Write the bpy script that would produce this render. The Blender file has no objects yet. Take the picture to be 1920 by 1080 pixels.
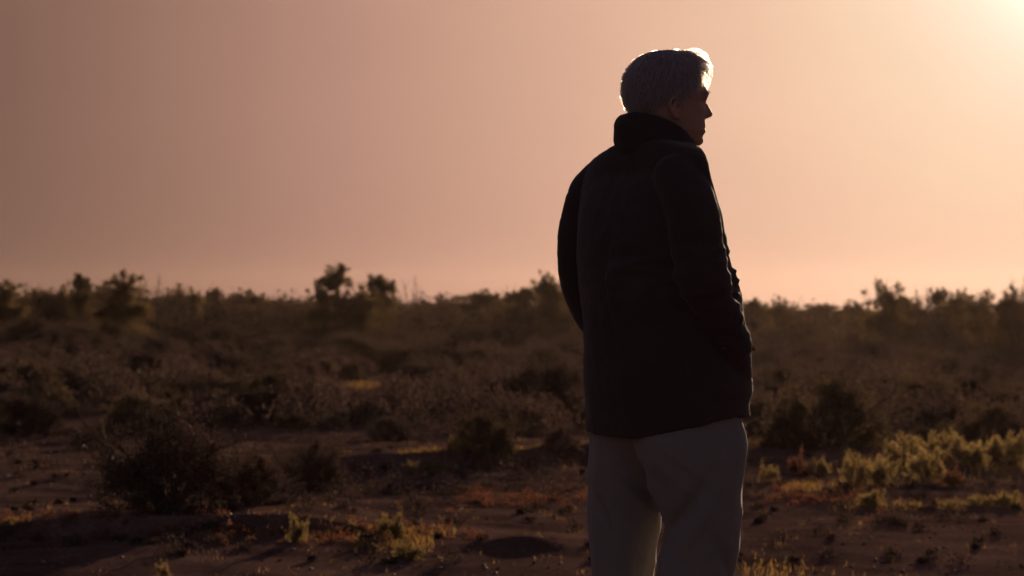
import bpy, math, random
import numpy as np
from mathutils import Vector, noise, Matrix

random.seed(7)
rng = np.random.default_rng(7)
R = math.radians
C = bpy.context.scene.collection
sc = bpy.context.scene

# ------------------------------------------------------------------ camera
F = 5040.0            # focal length in photo pixels (1920 wide)
CH = 1.24             # camera height
HY = 563.0            # photo row of the level horizon
cam = bpy.data.cameras.new("camera")
cam_o = bpy.data.objects.new("camera", cam); C.objects.link(cam_o)
cam_o.location = (0, 0, CH); cam_o.rotation_euler = (R(90), 0, 0)
cam.sensor_width = 36; cam.lens = 36 * F / 1920
cam.shift_y = (HY - 540) / 1920
cam.clip_end = 8000; cam.clip_start = 0.1
cam.dof.use_dof = True; cam.dof.focus_distance = 6.0; cam.dof.aperture_fstop = 8.5
cam.dof.aperture_blades = 8
sc.camera = cam_o

# ------------------------------------------------------------------ sun and sky
SUN_AZ = R(12.0)      # to the right of the viewing axis
SUN_EL = R(7.7)
sdir = Vector((math.sin(SUN_AZ) * math.cos(SUN_EL), math.cos(SUN_AZ) * math.cos(SUN_EL), math.sin(SUN_EL)))
sun = bpy.data.lights.new("sun", 'SUN'); sun.energy = 5.0; sun.angle = R(0.5); sun.color = (1.0, 0.72, 0.47)
sun_o = bpy.data.objects.new("sun", sun); C.objects.link(sun_o)
sun_o.rotation_euler = sdir.to_track_quat('Z', 'Y').to_euler(); sun_o.location = (30, 100, 40)

w = bpy.data.worlds.new("World"); sc.world = w; w.use_nodes = True
nt = w.node_tree; nt.nodes.clear()
out = nt.nodes.new('ShaderNodeOutputWorld')
bg = nt.nodes.new('ShaderNodeBackground'); bg.inputs['Strength'].default_value = 1 / 1.55
sky = nt.nodes.new('ShaderNodeTexSky'); sky.sky_type = 'NISHITA'; sky.sun_disc = False
sky.sun_elevation = SUN_EL; sky.sun_rotation = SUN_AZ
sky.dust_density = 3.0; sky.air_density = 1.0; sky.ozone_density = 1.5
tc = nt.nodes.new('ShaderNodeTexCoord')
nrm = nt.nodes.new('ShaderNodeVectorMath'); nrm.operation = 'NORMALIZE'
dot = nt.nodes.new('ShaderNodeVectorMath'); dot.operation = 'DOT_PRODUCT'; dot.inputs[1].default_value = sdir
ac = nt.nodes.new('ShaderNodeMath'); ac.operation = 'ARCCOSINE'
deg = nt.nodes.new('ShaderNodeMath'); deg.operation = 'MULTIPLY'; deg.inputs[1].default_value = 180 / math.pi / 60.0
L = nt.links.new
L(tc.outputs['Generated'], nrm.inputs[0]); L(nrm.outputs[0], dot.inputs[0])
L(dot.outputs['Value'], ac.inputs[0]); L(ac.outputs[0], deg.inputs[0])
def lin(r, g, b):
    f = lambda c: (c / 255 / 12.92) if c / 255 <= 0.04045 else ((c / 255 + 0.055) / 1.055) ** 2.4
    return (f(r), f(g), f(b), 1)
ramp = nt.nodes.new('ShaderNodeValToRGB'); ramp.color_ramp.interpolation = 'B_SPLINE'
stops = [(0.0, (2.0, 1.85, 1.6, 1)), (1.5, (1.25, 1.06, 0.84, 1)), (2.8, (1.02, 0.80, 0.61, 1)), (4.5, lin(249, 214, 181)),
         (7, lin(237, 194, 165)), (10, lin(219, 174, 149)), (13, lin(200, 156, 134)), (16, lin(178, 135, 119)),
         (19, lin(154, 116, 101)), (22, lin(130, 97, 84)), (25, lin(113, 86, 76)), (32, (0.13, 0.09, 0.075, 1)), (45, (0.07, 0.055, 0.05, 1)), (60, (0.04, 0.035, 0.035, 1))]
els = ramp.color_ramp.elements
while len(els) < len(stops): els.new(0.5)
for e, (d, c) in zip(els, stops): e.position = d / 60.0
for e, (d, c) in zip(els, stops): e.color = c
L(deg.outputs[0], ramp.inputs[0])
# faint uneven dust in the glow
nz = nt.nodes.new('ShaderNodeTexNoise'); nz.inputs['Scale'].default_value = 9; nz.inputs['Detail'].default_value = 3
mpn = nt.nodes.new('ShaderNodeMapping'); mpn.inputs['Scale'].default_value = (1, 1, 2.5)
L(tc.outputs['Generated'], mpn.inputs[0]); L(mpn.outputs[0], nz.inputs['Vector'])
nr = nt.nodes.new('ShaderNodeMapRange'); nr.inputs['To Min'].default_value = 0.95; nr.inputs['To Max'].default_value = 1.05
L(nz.outputs['Fac'], nr.inputs['Value'])
glow = nt.nodes.new('ShaderNodeVectorMath'); glow.operation = 'SCALE'
L(ramp.outputs['Color'], glow.inputs[0]); L(nr.outputs[0], glow.inputs['Scale'])
skys = nt.nodes.new('ShaderNodeVectorMath'); skys.operation = 'SCALE'; skys.inputs['Scale'].default_value = 0.05
tint = nt.nodes.new('ShaderNodeVectorMath'); tint.operation = 'MULTIPLY'; tint.inputs[1].default_value = (1.75, 1.10, 1.22)
L(sky.outputs[0], tint.inputs[0]); L(tint.outputs[0], skys.inputs[0])
wt = nt.nodes.new('ShaderNodeMapRange'); wt.interpolation_type = 'SMOOTHSTEP'
wt.inputs['From Min'].default_value = 26 / 60; wt.inputs['From Max'].default_value = 50 / 60
L(deg.outputs[0], wt.inputs['Value'])
mx = nt.nodes.new('ShaderNodeMix'); mx.data_type = 'RGBA'
L(wt.outputs[0], mx.inputs['Factor']); L(glow.outputs[0], mx.inputs['A']); L(skys.outputs[0], mx.inputs['B'])
L(mx.outputs['Result'], bg.inputs['Color']); L(bg.outputs[0], out.inputs['Surface'])

vs = sc.view_settings
vs.view_transform = 'Standard'; vs.look = 'None'; vs.exposure = math.log2(1.55); vs.gamma = 1.0
sc.render.resolution_x = 1024; sc.render.resolution_y = 576
sc.render.engine = 'CYCLES'
sc.cycles.max_bounces = 5; sc.cycles.volume_bounces = 0; sc.cycles.transparent_max_bounces = 6

# ------------------------------------------------------------------ helpers
def tag(o, label=None, cat=None, group=None, kind=None):
    if label: o['label'] = label
    if cat: o['category'] = cat
    if group: o['group'] = group
    if kind: o['kind'] = kind
    return o

def empty(name, loc, rz=0.0):
    o = bpy.data.objects.new(name, None); C.objects.link(o)
    o.location = loc; o.rotation_euler = (0, 0, rz); o.empty_display_size = 0.1
    return o

def make_mesh(name, V, Fq, smooth=False):
    me = bpy.data.meshes.new(name)
    V = np.asarray(V, dtype=np.float32)
    if isinstance(Fq, np.ndarray):
        n, k = Fq.shape
        me.vertices.add(len(V)); me.vertices.foreach_set('co', V.ravel())
        me.loops.add(n * k); me.loops.foreach_set('vertex_index', Fq.astype(np.int32).ravel())
        me.polygons.add(n)
        me.polygons.foreach_set('loop_start', np.arange(0, n * k, k, dtype=np.int32))
        me.update(calc_edges=True)
    else:
        me.from_pydata(V.tolist(), [], Fq); me.update()
    if smooth: me.polygons.foreach_set('use_smooth', np.ones(len(me.polygons), dtype=bool))
    return me

def add(name, me, mat, parent=None, loc=(0, 0, 0)):
    o = bpy.data.objects.new(name, me); C.objects.link(o)
    if mat and not me.materials: me.materials.append(mat)
    if parent: o.parent = parent
    o.location = loc
    return o

class Geo:
    def __init__(s): s.V = []; s.Q = []; s.n = 0
    def put(s, V, Q):
        V = np.asarray(V, dtype=np.float64).reshape(-1, 3); Q = np.asarray(Q).reshape(-1, 4)
        s.V.append(V); s.Q.append(Q + s.n); s.n += len(V)
    def mesh(s, name, smooth=False): return make_mesh(name, np.concatenate(s.V), np.concatenate(s.Q), smooth)

def norm(a): return a / (np.linalg.norm(a, axis=-1, keepdims=True) + 1e-9)

def tubes(P, Rr, sides=3):
    """many tubes at once: P (n,k,3) points, Rr (n,k) radii -> verts, quads"""
    n, k, _ = P.shape
    T = np.gradient(P, axis=1); T = norm(T)
    ref = norm(np.where(np.abs(norm(P[:, -1] - P[:, 0])[:, 2:3]) > 0.9, [[1.0, 0, 0]], [[0, 0, 1.0]]))[:, None, :]
    A = norm(np.cross(T, np.broadcast_to(ref, T.shape))); B = np.cross(T, A)
    a = np.arange(sides) / sides * 2 * math.pi
    V = P[:, :, None, :] + Rr[:, :, None, None] * (np.cos(a)[None, None, :, None] * A[:, :, None, :] + np.sin(a)[None, None, :, None] * B[:, :, None, :])
    idx = np.arange(n * k * sides).reshape(n, k, sides)
    i0 = idx[:, :-1, :]; i1 = idx[:, 1:, :]
    Q = np.stack([i0, np.roll(i0, -1, 2), np.roll(i1, -1, 2), i1], -1)
    return V.reshape(-1, 3), Q.reshape(-1, 4)

def ribbons(P, W, r=None):
    """flat strands: P (n,k,3), W (n,k) half widths"""
    r = r or rng
    n, k, _ = P.shape
    T = norm(np.gradient(P, axis=1)); s_ = norm(np.cross(T, r.normal(size=(n, 1, 3)) + 0 * T))
    V = np.stack([P - s_ * W[..., None], P + s_ * W[..., None]], 2)
    idx = np.arange(n * k * 2).reshape(n, k, 2)
    return V.reshape(-1, 3), np.stack([idx[:, :-1, 0], idx[:, :-1, 1], idx[:, 1:, 1], idx[:, 1:, 0]], -1).reshape(-1, 4)

def leaves(P, length, width, up=0.35, r=None, droop=0.0):
    """one small quad (a pointed diamond) per point"""
    r = r or rng
    n = len(P)
    d = norm(r.normal(size=(n, 3)) + np.array([0, 0, up * 2]))
    s = norm(np.cross(d, r.normal(size=(n, 3))))
    l = length * r.uniform(0.6, 1.4, (n, 1)); wd = width * r.uniform(0.6, 1.4, (n, 1))
    V = np.stack([P, P + d * l * 0.55 + s * wd * 0.5, P + d * l, P + d * l * 0.45 - s * wd * 0.5], 1)
    return V.reshape(-1, 3), np.arange(n * 4).reshape(n, 4)

def nodes(m):
    m.use_nodes = True; n = m.node_tree; n.nodes.clear()
    return n, n.nodes.new, n.links.new

def mat_plain(name, col, rough=0.9, var=0.15, scale=20.0, bump=0.0, bscale=200.0, sheen=0.0, spec=0.2):
    m = bpy.data.materials.new(name); n, N, K = nodes(m)
    o = N('ShaderNodeOutputMaterial'); p = N('ShaderNodeBsdfPrincipled')
    p.inputs['Roughness'].default_value = rough; p.inputs['Specular IOR Level'].default_value = spec
    if sheen: p.inputs['Sheen Weight'].default_value = sheen; p.inputs['Sheen Roughness'].default_value = 0.4
    t = N('ShaderNodeTexCoord'); z = N('ShaderNodeTexNoise'); z.inputs['Scale'].default_value = scale; z.inputs['Detail'].default_value = 5
    K(t.outputs['Object'], z.inputs['Vector'])
    r = N('ShaderNodeMix'); r.data_type = 'RGBA'
    r.inputs['A'].default_value = (*[c * (1 - var) for c in col], 1); r.inputs['B'].default_value = (*[c * (1 + var) for c in col], 1)
    K(z.outputs['Fac'], r.inputs['Factor']); K(r.outputs['Result'], p.inputs['Base Color'])
    if bump:
        z2 = N('ShaderNodeTexNoise'); z2.inputs['Scale'].default_value = bscale; z2.inputs['Detail'].default_value = 4
        b = N('ShaderNodeBump'); b.inputs['Strength'].default_value = bump; b.inputs['Distance'].default_value = 0.002
        K(t.outputs['Object'], z2.inputs['Vector']); K(z2.outputs['Fac'], b.inputs['Height']); K(b.outputs[0], p.inputs['Normal'])
    K(p.outputs[0], o.inputs['Surface'])
    return m

def mat_leaf(name, colA, colB, trans=0.5, tcol=None, gloss=0.0):
    """leaf: diffuse + translucent, colour varies per leaf and per plant"""
    m = bpy.data.materials.new(name); n, N, K = nodes(m)
    o = N('ShaderNodeOutputMaterial'); g = N('ShaderNodeNewGeometry'); oi = N('ShaderNodeObjectInfo')
    r = N('ShaderNodeMix'); r.data_type = 'RGBA'; r.inputs['A'].default_value = (*colA, 1); r.inputs['B'].default_value = (*colB, 1)
    K(g.outputs['Random Per Island'], r.inputs['Factor'])
    mr = N('ShaderNodeMapRange'); mr.inputs['To Min'].default_value = 0.7; mr.inputs['To Max'].default_value = 1.3
    K(oi.outputs['Random'], mr.inputs['Value'])
    sc_ = N('ShaderNodeVectorMath'); sc_.operation = 'SCALE'; K(r.outputs['Result'], sc_.inputs[0]); K(mr.outputs[0], sc_.inputs['Scale'])
    d = N('ShaderNodeBsdfDiffuse'); t = N('ShaderNodeBsdfTranslucent'); mix = N('ShaderNodeMixShader'); mix.inputs[0].default_value = trans
    K(sc_.outputs[0], d.inputs['Color'])
    tm = N('ShaderNodeVectorMath'); tm.operation = 'MULTIPLY'; tm.inputs[1].default_value = tcol or (1.4, 1.15, 0.82)
    K(sc_.outputs[0], tm.inputs[0]); K(tm.outputs[0], t.inputs['Color'])
    K(d.outputs[0], mix.inputs[1]); K(t.outputs[0], mix.inputs[2])
    gl = N('ShaderNodeBsdfGlossy'); gl.inputs['Roughness'].default_value = 0.5; gl.inputs['Color'].default_value = (.8, .75, .7, 1)
    m2 = N('ShaderNodeMixShader'); m2.inputs[0].default_value = 0.015; K(mix.outputs[0], m2.inputs[1]); K(gl.outputs[0], m2.inputs[2]); K(m2.outputs[0], o.inputs['Surface'])
    return m

# ------------------------------------------------------------------ terrain
_tr = np.random.default_rng(3)
_w = [(0.9 * 1.55 ** i, _tr.uniform(0, 6.28, 5), _tr.uniform(0, 6.28, 5)) for i in range(7)]
def sstep(a, b, x):
    t = np.clip((x - a) / (b - a), 0, 1); return t * t * (3 - 2 * t)
def terrain(x, y):
    x = np.asarray(x, dtype=float); y = np.asarray(y, dtype=float)
    z = np.zeros(np.broadcast(x, y).shape)
    for i, (k, th, ph) in enumerate(_w):
        a = 0.014 / (1.36 ** i)
        for j in range(5): z = z + a * np.sin(k * (x * math.cos(th[j]) + y * math.sin(th[j])) + ph[j]) / 2.2
    far = sstep(20, 60, y)
    z = z + far * (0.10 * np.sin(x * 0.13 + 1.0 + y * 0.05) + 0.10 * np.sin(y * 0.11 - x * 0.04))
    z = z * sstep(6.8, 11, y)
    z = z - 0.0185 * np.clip(x, -400, 400) * sstep(9, 30, y)
    # low bank in the left foreground: lit top, shaded face towards the viewer
    yb = 13.95 + 0.10 * np.sin(x * 1.9 + 0.4) + 0.04 * np.sin(x * 6.1) + 0.12 * (x + 1.3)
    m = 1 - sstep(-1.2, -0.55, x)
    z = z + 0.085 * m * (sstep(yb - 0.16, yb, y) - sstep(yb + 0.4, yb + 3.2, y))
    # longer bank left of the man
    yb2 = 20.0 - 0.9 * sstep(-1.4, 0.6, x) * 0 + 0.9 * (x + 0.2) + 0.12 * np.sin(x * 2.7)
    m2 = sstep(-1.9, -0.9, x) * (1 - sstep(0.75, 1.3, x))
    z = z + 0.13 * m2 * (sstep(yb2 - 0.25, yb2, y) - sstep(yb2 + 0.5, yb2 + 4, y))
    # rounded mound near the man's feet line
    z = z + 0.062 * np.exp(-(((x - 0.065) / 0.23) ** 2 + ((y - 13.35) / 0.25) ** 2))
    return z
def tz(x, y): return float(terrain(x, y))
def hit(px, py):
    """where the photo's ground pixel lies"""
    D = CH * F / max(py - HY, 4)
    for _ in range(12):
        x = (px - 960) / F * D
        D = 0.5 * D + 0.5 * (CH - tz(x, D)) * F / max(py - HY, 4)
        D = min(D, 600)
    x = (px - 960) / F * D
    return x, D, tz(x, D)

def axis(lo, a, b, hi, step, grow):
    mid = list(np.arange(a, b, step)); up = [mid[-1]]; s = step
    while up[-1] < hi: s *= grow; up.append(up[-1] + s)
    dn = [mid[0]]; s = step
    while dn[-1] > lo: s *= grow; dn.append(dn[-1] - s)
    return np.array(dn[::-1][:-1] + mid + up[1:])
gx = axis(-420, -3.2, 3.2, 420, 0.022, 1.06)
gy = axis(-60, 11.2, 23.0, 700, 0.03, 1.035)
X, Y = np.meshgrid(gx, gy)
Z = terrain(X, Y)
nx, ny = len(gx), len(gy)
idx = np.arange(nx * ny).reshape(ny, nx)
Q = np.stack([idx[:-1, :-1], idx[:-1, 1:], idx[1:, 1:], idx[1:, :-1]], -1).reshape(-1, 4)
m_soil = bpy.data.materials.new('soil'); n, N, K = nodes(m_soil)
o_ = N('ShaderNodeOutputMaterial'); p = N('ShaderNodeBsdfDiffuse'); p.inputs['Roughness'].default_value = 0.25
t = N('ShaderNodeTexCoord')
n1 = N('ShaderNodeTexNoise'); n1.inputs['Scale'].default_value = 1.1; n1.inputs['Detail'].default_value = 8; n1.inputs['Roughness'].default_value = 0.65
n2 = N('ShaderNodeTexNoise'); n2.inputs['Scale'].default_value = 34; n2.inputs['Detail'].default_value = 6; n2.inputs['Roughness'].default_value = 0.7
K(t.outputs['Object'], n1.inputs['Vector']); K(t.outputs['Object'], n2.inputs['Vector'])
r1 = N('ShaderNodeValToRGB'); e = r1.color_ramp.elements
e[0].position = 0.35; e[0].color = (0.062, 0.036, 0.032, 1); e[1].position = 0.68; e[1].color = (0.165, 0.097, 0.078, 1)
K(n1.outputs['Fac'], r1.inputs[0])
r2 = N('ShaderNodeMapRange'); r2.inputs['From Min'].default_value = 0.3; r2.inputs['From Max'].default_value = 0.7; r2.inputs['To Min'].default_value = 0.55; r2.inputs['To Max'].default_value = 1.4
K(n2.outputs['Fac'], r2.inputs['Value'])
ms = N('ShaderNodeVectorMath'); ms.operation = 'SCALE'; K(r1.outputs[0], ms.inputs[0]); K(r2.outputs[0], ms.inputs['Scale']); K(ms.outputs[0], p.inputs['Color'])
b = N('ShaderNodeBump'); b.inputs['Strength'].default_value = 0.7; b.inputs['Distance'].default_value = 0.008
K(n2.outputs['Fac'], b.inputs['Height']); K(b.outputs[0], p.inputs['Normal']); K(p.outputs[0], o_.inputs['Surface'])
g = add('ground', make_mesh('ground', np.stack([X.ravel(), Y.ravel(), Z.ravel()], 1), Q, True), m_soil)
tag(g, 'flat red-brown desert soil with low banks and gravel', 'ground', kind='structure')

# gravel, one mass of small stones
def pebbles(n):
    ico_v = np.array([[1, 0, 0], [-1, 0, 0], [0, 1, 0], [0, -1, 0], [0, 0, 1], [0, 0, -1]], float)
    tri = np.array([[0, 2, 4], [2, 1, 4], [1, 3, 4], [3, 0, 4], [2, 0, 5], [1, 2, 5], [3, 1, 5], [0, 3, 5]])
    y = 11.2 + 11 * rng.random(n) ** 1.3; x = (rng.random(n) - 0.5) * 0.52 * y
    s = 0.0025 + 0.010 * rng.random(n) ** 9
    sz = np.stack([s * rng.uniform(0.7, 1.5, n), s * rng.uniform(0.7, 1.5, n), s * rng.uniform(0.5, 1.0, n)], 1)
    V = ico_v[None] * sz[:, None] * rng.uniform(0.75, 1.25, (n, 6, 1))
    a = rng.uniform(0, 6.28, n); ca, sa = np.cos(a)[:, None], np.sin(a)[:, None]
    V = np.stack([V[..., 0] * ca - V[..., 1] * sa, V[..., 0] * sa + V[..., 1] * ca, V[..., 2]], -1)
    V += np.stack([x, y, terrain(x, y) + s * 0.3], 1)[:, None]
    T = tri[None] + (np.arange(n) * 6)[:, None, None]
    return make_mesh('gravel', V.reshape(-1, 3), T.reshape(-1, 3))
m_stone = mat_plain('stone', (0.14, 0.085, 0.065), 0.8, 0.5, 3.0, spec=0.15)
tag(add('gravel', pebbles(11000), m_stone), 'small loose stones scattered over the red-brown soil', 'gravel', kind='stuff')

# ------------------------------------------------------------------ plants
m_sage = mat_leaf('sage_leaf', (0.036, 0.027, 0.026), (0.080, 0.059, 0.054), 0.22, (1.35, 1.12, 0.95))
m_olive = mat_leaf('olive_leaf', (0.038, 0.030, 0.025), (0.085, 0.066, 0.050), 0.3, (1.4, 1.18, 0.85))
m_bright = mat_leaf('weed_leaf', (0.095, 0.082, 0.045), (0.19, 0.155, 0.085), 0.55)
m_red = mat_leaf('red_weed_leaf', (0.10, 0.055, 0.04), (0.17, 0.09, 0.06), 0.5, (1.3, 1.05, 0.9))
m_sky = mat_leaf('skyline_leaf', (0.052, 0.042, 0.028), (0.115, 0.090, 0.056), 0.42, (1.4, 1.18, 0.75))
m_creep = mat_leaf('creeping_weed_leaf', (0.06, 0.032, 0.022), (0.13, 0.062, 0.038), 0.5, (1.3, 1.0, 0.8))
m_far = mat_leaf('far_scrub_leaf', (0.034, 0.026, 0.023), (0.078, 0.058, 0.048), 0.2, (1.35, 1.12, 0.9))
m_straw = mat_leaf('dry_grass_blade', (0.10, 0.075, 0.04), (0.21, 0.155, 0.08), 0.5, (1.4, 1.1, 0.65))
m_twig = mat_plain('twig_bark', (0.075, 0.055, 0.045), 0.9, 0.3, 40)

def plant(seed, nb=26, ntw=7, nleaf=6500, lsz=0.022, lw=0.009, flat=0.75, upright=0.0, ragged=0.25, inner=0.35, tw=0.0035, clump=0.02, dome=0.5):
    """unit plant: about 1 m wide, base at origin.  returns (stems mesh, foliage mesh)"""
    r = np.random.default_rng(seed)
    az = r.uniform(0, 6.283, nb); el = np.arcsin(np.clip(r.uniform(0.05 + upright * 0.5, 1, nb), 0, 1))
    rad = 0.5 * (1 - ragged * r.random(nb))
    lump = 1 + 0.18 * np.sin(az * 3 + r.uniform(0, 6)) + 0.12 * np.sin(az * 5 + el * 4 + r.uniform(0, 6))
    tip = np.stack([np.cos(az) * np.cos(el), np.sin(az) * np.cos(el), np.sin(el) * flat * 2 * 0.75], 1) * (rad * lump)[:, None]
    tt = np.linspace(0, 1, 6)[None, :, None]
    base = np.stack([r.normal(0, 0.02, nb), r.normal(0, 0.02, nb), np.full(nb, -0.03)], 1)
    bend = np.stack([np.zeros(nb), np.zeros(nb), r.uniform(0.0, 0.10, nb)], 1)[:, None]
    P = base[:, None] + (tip - base)[:, None] * tt + bend * np.sin(tt * math.pi) + r.normal(0, 0.012, (nb, 6, 3)) * tt
    Rr = (0.012 * (1 - 0.75 * tt[..., 0])) * r.uniform(0.6, 1.1, (nb, 1))
    G = Geo(); G.put(*tubes(P, Rr, 4))
    # twigs
    bi = r.integers(0, nb, nb * ntw); ti = r.integers(2, 6, nb * ntw)
    st = P[bi, ti]
    out_ = norm(P[bi, -1] - P[bi, 0])
    d = norm(out_ + r.normal(0, 0.45, (len(bi), 3)) + np.array([0, 0, 0.35]))
    ln = r.uniform(0.07, 0.17, (len(bi), 1))
    t4 = np.linspace(0, 1, 4)[None, :, None]
    TP = st[:, None] + (d * ln)[:, None] * t4 + r.normal(0, 0.006, (len(bi), 4, 3)) * t4
    G.put(*tubes(TP, (tw * (1 - 0.7 * t4[..., 0])) * np.ones((len(bi), 1)), 3))
    stems = G.mesh('stems')
    k = r.integers(0, len(bi), nleaf); u = r.uniform(inner, 1.08, (nleaf, 1))
    LP = TP[k, 0] + (TP[k, -1] - TP[k, 0]) * u + r.normal(0, clump, (nleaf, 3))
    nd = int(nleaf * dome)
    if nd:
        # leafy shell reaching down to the ground, broken into clumps with gaps
        ncl = 70; ca = r.uniform(0, 6.283, ncl); ce = np.arcsin(r.uniform(0, 1, ncl)); cr_ = r.uniform(0.62, 1.0, ncl) * (1 - ragged * 0.5 * r.random(ncl))
        H_ = np.percentile(LP[:, 2], 97)
        cc = np.stack([np.cos(ca) * np.cos(ce) * cr_ * 0.47, np.sin(ca) * np.cos(ce) * cr_ * 0.47, np.sin(ce) * cr_ * H_], 1)
        ci = r.integers(0, ncl, nd)
        LP[:nd] = cc[ci] + r.normal(0, 1, (nd, 3)) * np.array([0.042, 0.042, 0.036]) * r.uniform(0.5, 1.3, (ncl, 1))[ci]
    LP[:, 2] = np.abs(LP[:, 2])
    fol = make_mesh('foliage', *leaves(LP, lsz, lw, 0.4, r))
    return stems, fol

def merge_meshes(name, mats, meshes):
    """join meshes (keeps one slot per source)"""
    Vs, Qs, mi, off = [], [], [], 0
    for i, me in enumerate(meshes):
        v = np.empty(len(me.vertices) * 3, np.float32); me.vertices.foreach_get('co', v)
        q = np.empty(len(me.loops), np.int32); me.loops.foreach_get('vertex_index', q)
        Vs.append(v.reshape(-1, 3)); Qs.append(q.reshape(-1, 4) + off); off += len(me.vertices); mi.append(np.full(len(me.polygons), i, np.int32))
    m = make_mesh(name, np.concatenate(Vs), np.concatenate(Qs))
    for x in mats: m.materials.append(x)
    m.polygons.foreach_set('material_index', np.concatenate(mi))
    return m

SAGE = [plant(10 + i, nb=24 + 3 * i, nleaf=13000, dome=0.84, lsz=0.026, lw=0.013, flat=0.62 + 0.05 * (i % 3), ragged=0.12 + 0.05 * (i % 3)) for i in range(6)]
TWIGGY = [plant(30 + i, nb=46, ntw=12, nleaf=15000, lsz=0.024, lw=0.009, flat=0.8, upright=0.2, ragged=0.42, tw=0.0028, clump=0.014, dome=0.62) for i in range(2)]
TALL_OLD = lambda: [plant(40 + i, nb=13, ntw=9, nleaf=9000, lsz=0.036, lw=0.018, flat=1.0, upright=0.35, ragged=0.5, inner=0.1, clump=0.045, dome=0.55) for i in range(5)]
def lobed(seed, nl=6, nleaf=10000, low=0.9):
    """unit tall shrub (1 wide, 1 high): several stems that each carry a leafy lobe"""
    r = np.random.default_rng(seed)
    a = np.arange(nl) / nl * 6.283 + r.uniform(-.5, .5, nl); rd = r.uniform(0.08, 0.34, nl); zz = r.uniform(0.45, 0.84, nl); zz[0] = 0.84; rd[0] = 0.03
    cc = np.stack([np.cos(a) * rd, np.sin(a) * rd, zz], 1); rr = r.uniform(0.13, 0.22, nl); rr[0] = 0.25
    t6 = np.linspace(0, 1, 6)[None, :, None]
    P = cc[:, None] * t6 + r.normal(0, 0.015, (nl, 6, 3)) * t6 + np.array([0, 0, -0.03]) * (1 - t6)
    G_ = Geo(); G_.put(*tubes(P, 0.018 * (1 - 0.7 * t6[..., 0]) * np.ones((nl, 1)), 5))
    ntw = nl * 26; k = r.integers(0, nl, ntw); st = P[k, r.integers(2, 6, ntw)]; d = norm(r.normal(0, 1, (ntw, 3)) + [0, 0, .5])
    t4 = np.linspace(0, 1, 4)[None, :, None]; TP = st[:, None] + d[:, None] * (rr[k] * r.uniform(.5, 1.25, ntw))[:, None, None] * t4
    G_.put(*tubes(TP, 0.005 * (1 - 0.7 * t4[..., 0]) * np.ones((ntw, 1)), 3))
    # small leaf clumps inside each lobe
    ncl = nl * 24; kc = r.integers(0, nl, ncl); cl = cc[kc] + norm(r.normal(0, 1, (ncl, 3))) * (rr[kc] * r.uniform(0.2, 1.5, ncl) ** 1.0)[:, None] * [1.15, 1.15, .6]
    nlow = int(ncl * low); al = r.uniform(0, 6.283, nlow); rl = 0.42 * np.sqrt(r.random(nlow)); low_c = np.stack([np.cos(al) * rl, np.sin(al) * rl, r.uniform(0.03, 0.62, nlow)], 1)
    cl = np.concatenate([cl, low_c]); ci = r.integers(0, len(cl), nleaf)
    LP = cl[ci] + r.normal(0, 1, (nleaf, 3)) * [.046, .046, .032]; LP[:, 2] = np.abs(LP[:, 2])
    # leafy sprays that stick out of the crown
    sp = r.integers(0, nl * 24, 340); sd_ = norm(cl[sp] - cc[kc[sp]] + [0, 0, .08]); t8 = r.random((340, 14, 1))
    SPR = cl[sp][:, None] + sd_[:, None] * t8 * r.uniform(.02, .10, (340, 1, 1)) + r.normal(0, .013, (340, 14, 3))
    LP = np.concatenate([LP, SPR.reshape(-1, 3)])
    return G_.mesh('stems'), make_mesh('foliage', *leaves(LP, 0.036, 0.018, 0.4, r))
TALL = [lobed(40 + i, nl=5 + i % 3) for i in range(5)]
BARE = [plant(60 + i, nb=16, ntw=16, nleaf=700, lsz=0.02, lw=0.008, flat=1.0, upright=0.6, ragged=0.35, tw=0.0045, dome=0) for i in range(2)]
WEED = [plant(70 + i, nb=12, ntw=6, nleaf=2800, lsz=0.048, lw=0.02, flat=0.7, upright=0.3, ragged=0.5, inner=0.2, tw=0.004, clump=0.03, dome=0.3) for i in range(4)]
for i, (s, f) in enumerate(SAGE):
    s.materials.append(m_twig); f.materials.append(m_sage if i % 2 else m_olive)
for s, f in TWIGGY: s.materials.append(m_twig); f.materials.append(m_sage)
for s, f in TALL: s.materials.append(m_twig); f.materials.append(m_sky)
for s, f in BARE: s.materials.append(m_twig); f.materials.append(m_olive)
for i, (s, f) in enumerate(WEED): s.materials.append(m_twig); f.materials.append(m_bright if i != 3 else m_red)
FAR = [merge_meshes('bush', [s.materials[0], f.materials[0]], [s, f]) for s, f in SAGE]

def put_plant(name, kind, x, y, wd, h, label, cat, group=None, parts=True, rz=None, unit_h=None):
    """kind = (stems, foliage) meshes or one merged mesh"""
    hs = h / (unit_h or 0.62)
    rz = random.uniform(0, 6.28) if rz is None else rz
    z = tz(x, y) - 0.01
    if parts:
        root = empty(name, (x, y, z), rz); root.scale = (wd, wd, hs)
        a = bpy.data.objects.new('stems', kind[0]); C.objects.link(a); a.parent = root
        b_ = bpy.data.objects.new('foliage', kind[1]); C.objects.link(b_); b_.parent = root
    else:
        root = bpy.data.objects.new(name, kind); C.objects.link(root); root.location = (x, y, z); root.rotation_euler = (0, 0, rz); root.scale = (wd, wd, hs)
    return tag(root, label, cat, group)

def zmax(me):
    v = np.empty(len(me.vertices) * 3, np.float32); me.vertices.foreach_get('co', v); return float(np.percentile(v.reshape(-1, 3)[:, 2], 99.5))
def px_plant(name, kinds, i, px, base, wpx, hpx, label, cat, group=None, D=None):
    if D is None: x, y, z = hit(px, base)
    else: y = D; x = (px - 960) / F * y
    s = F / y
    kd = kinds[i % len(kinds)]
    put_plant(name, kd, x, y, wpx / s, hpx / s, label, cat, group, True, unit_h=zmax(kd[1]))
    return x, y

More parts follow.
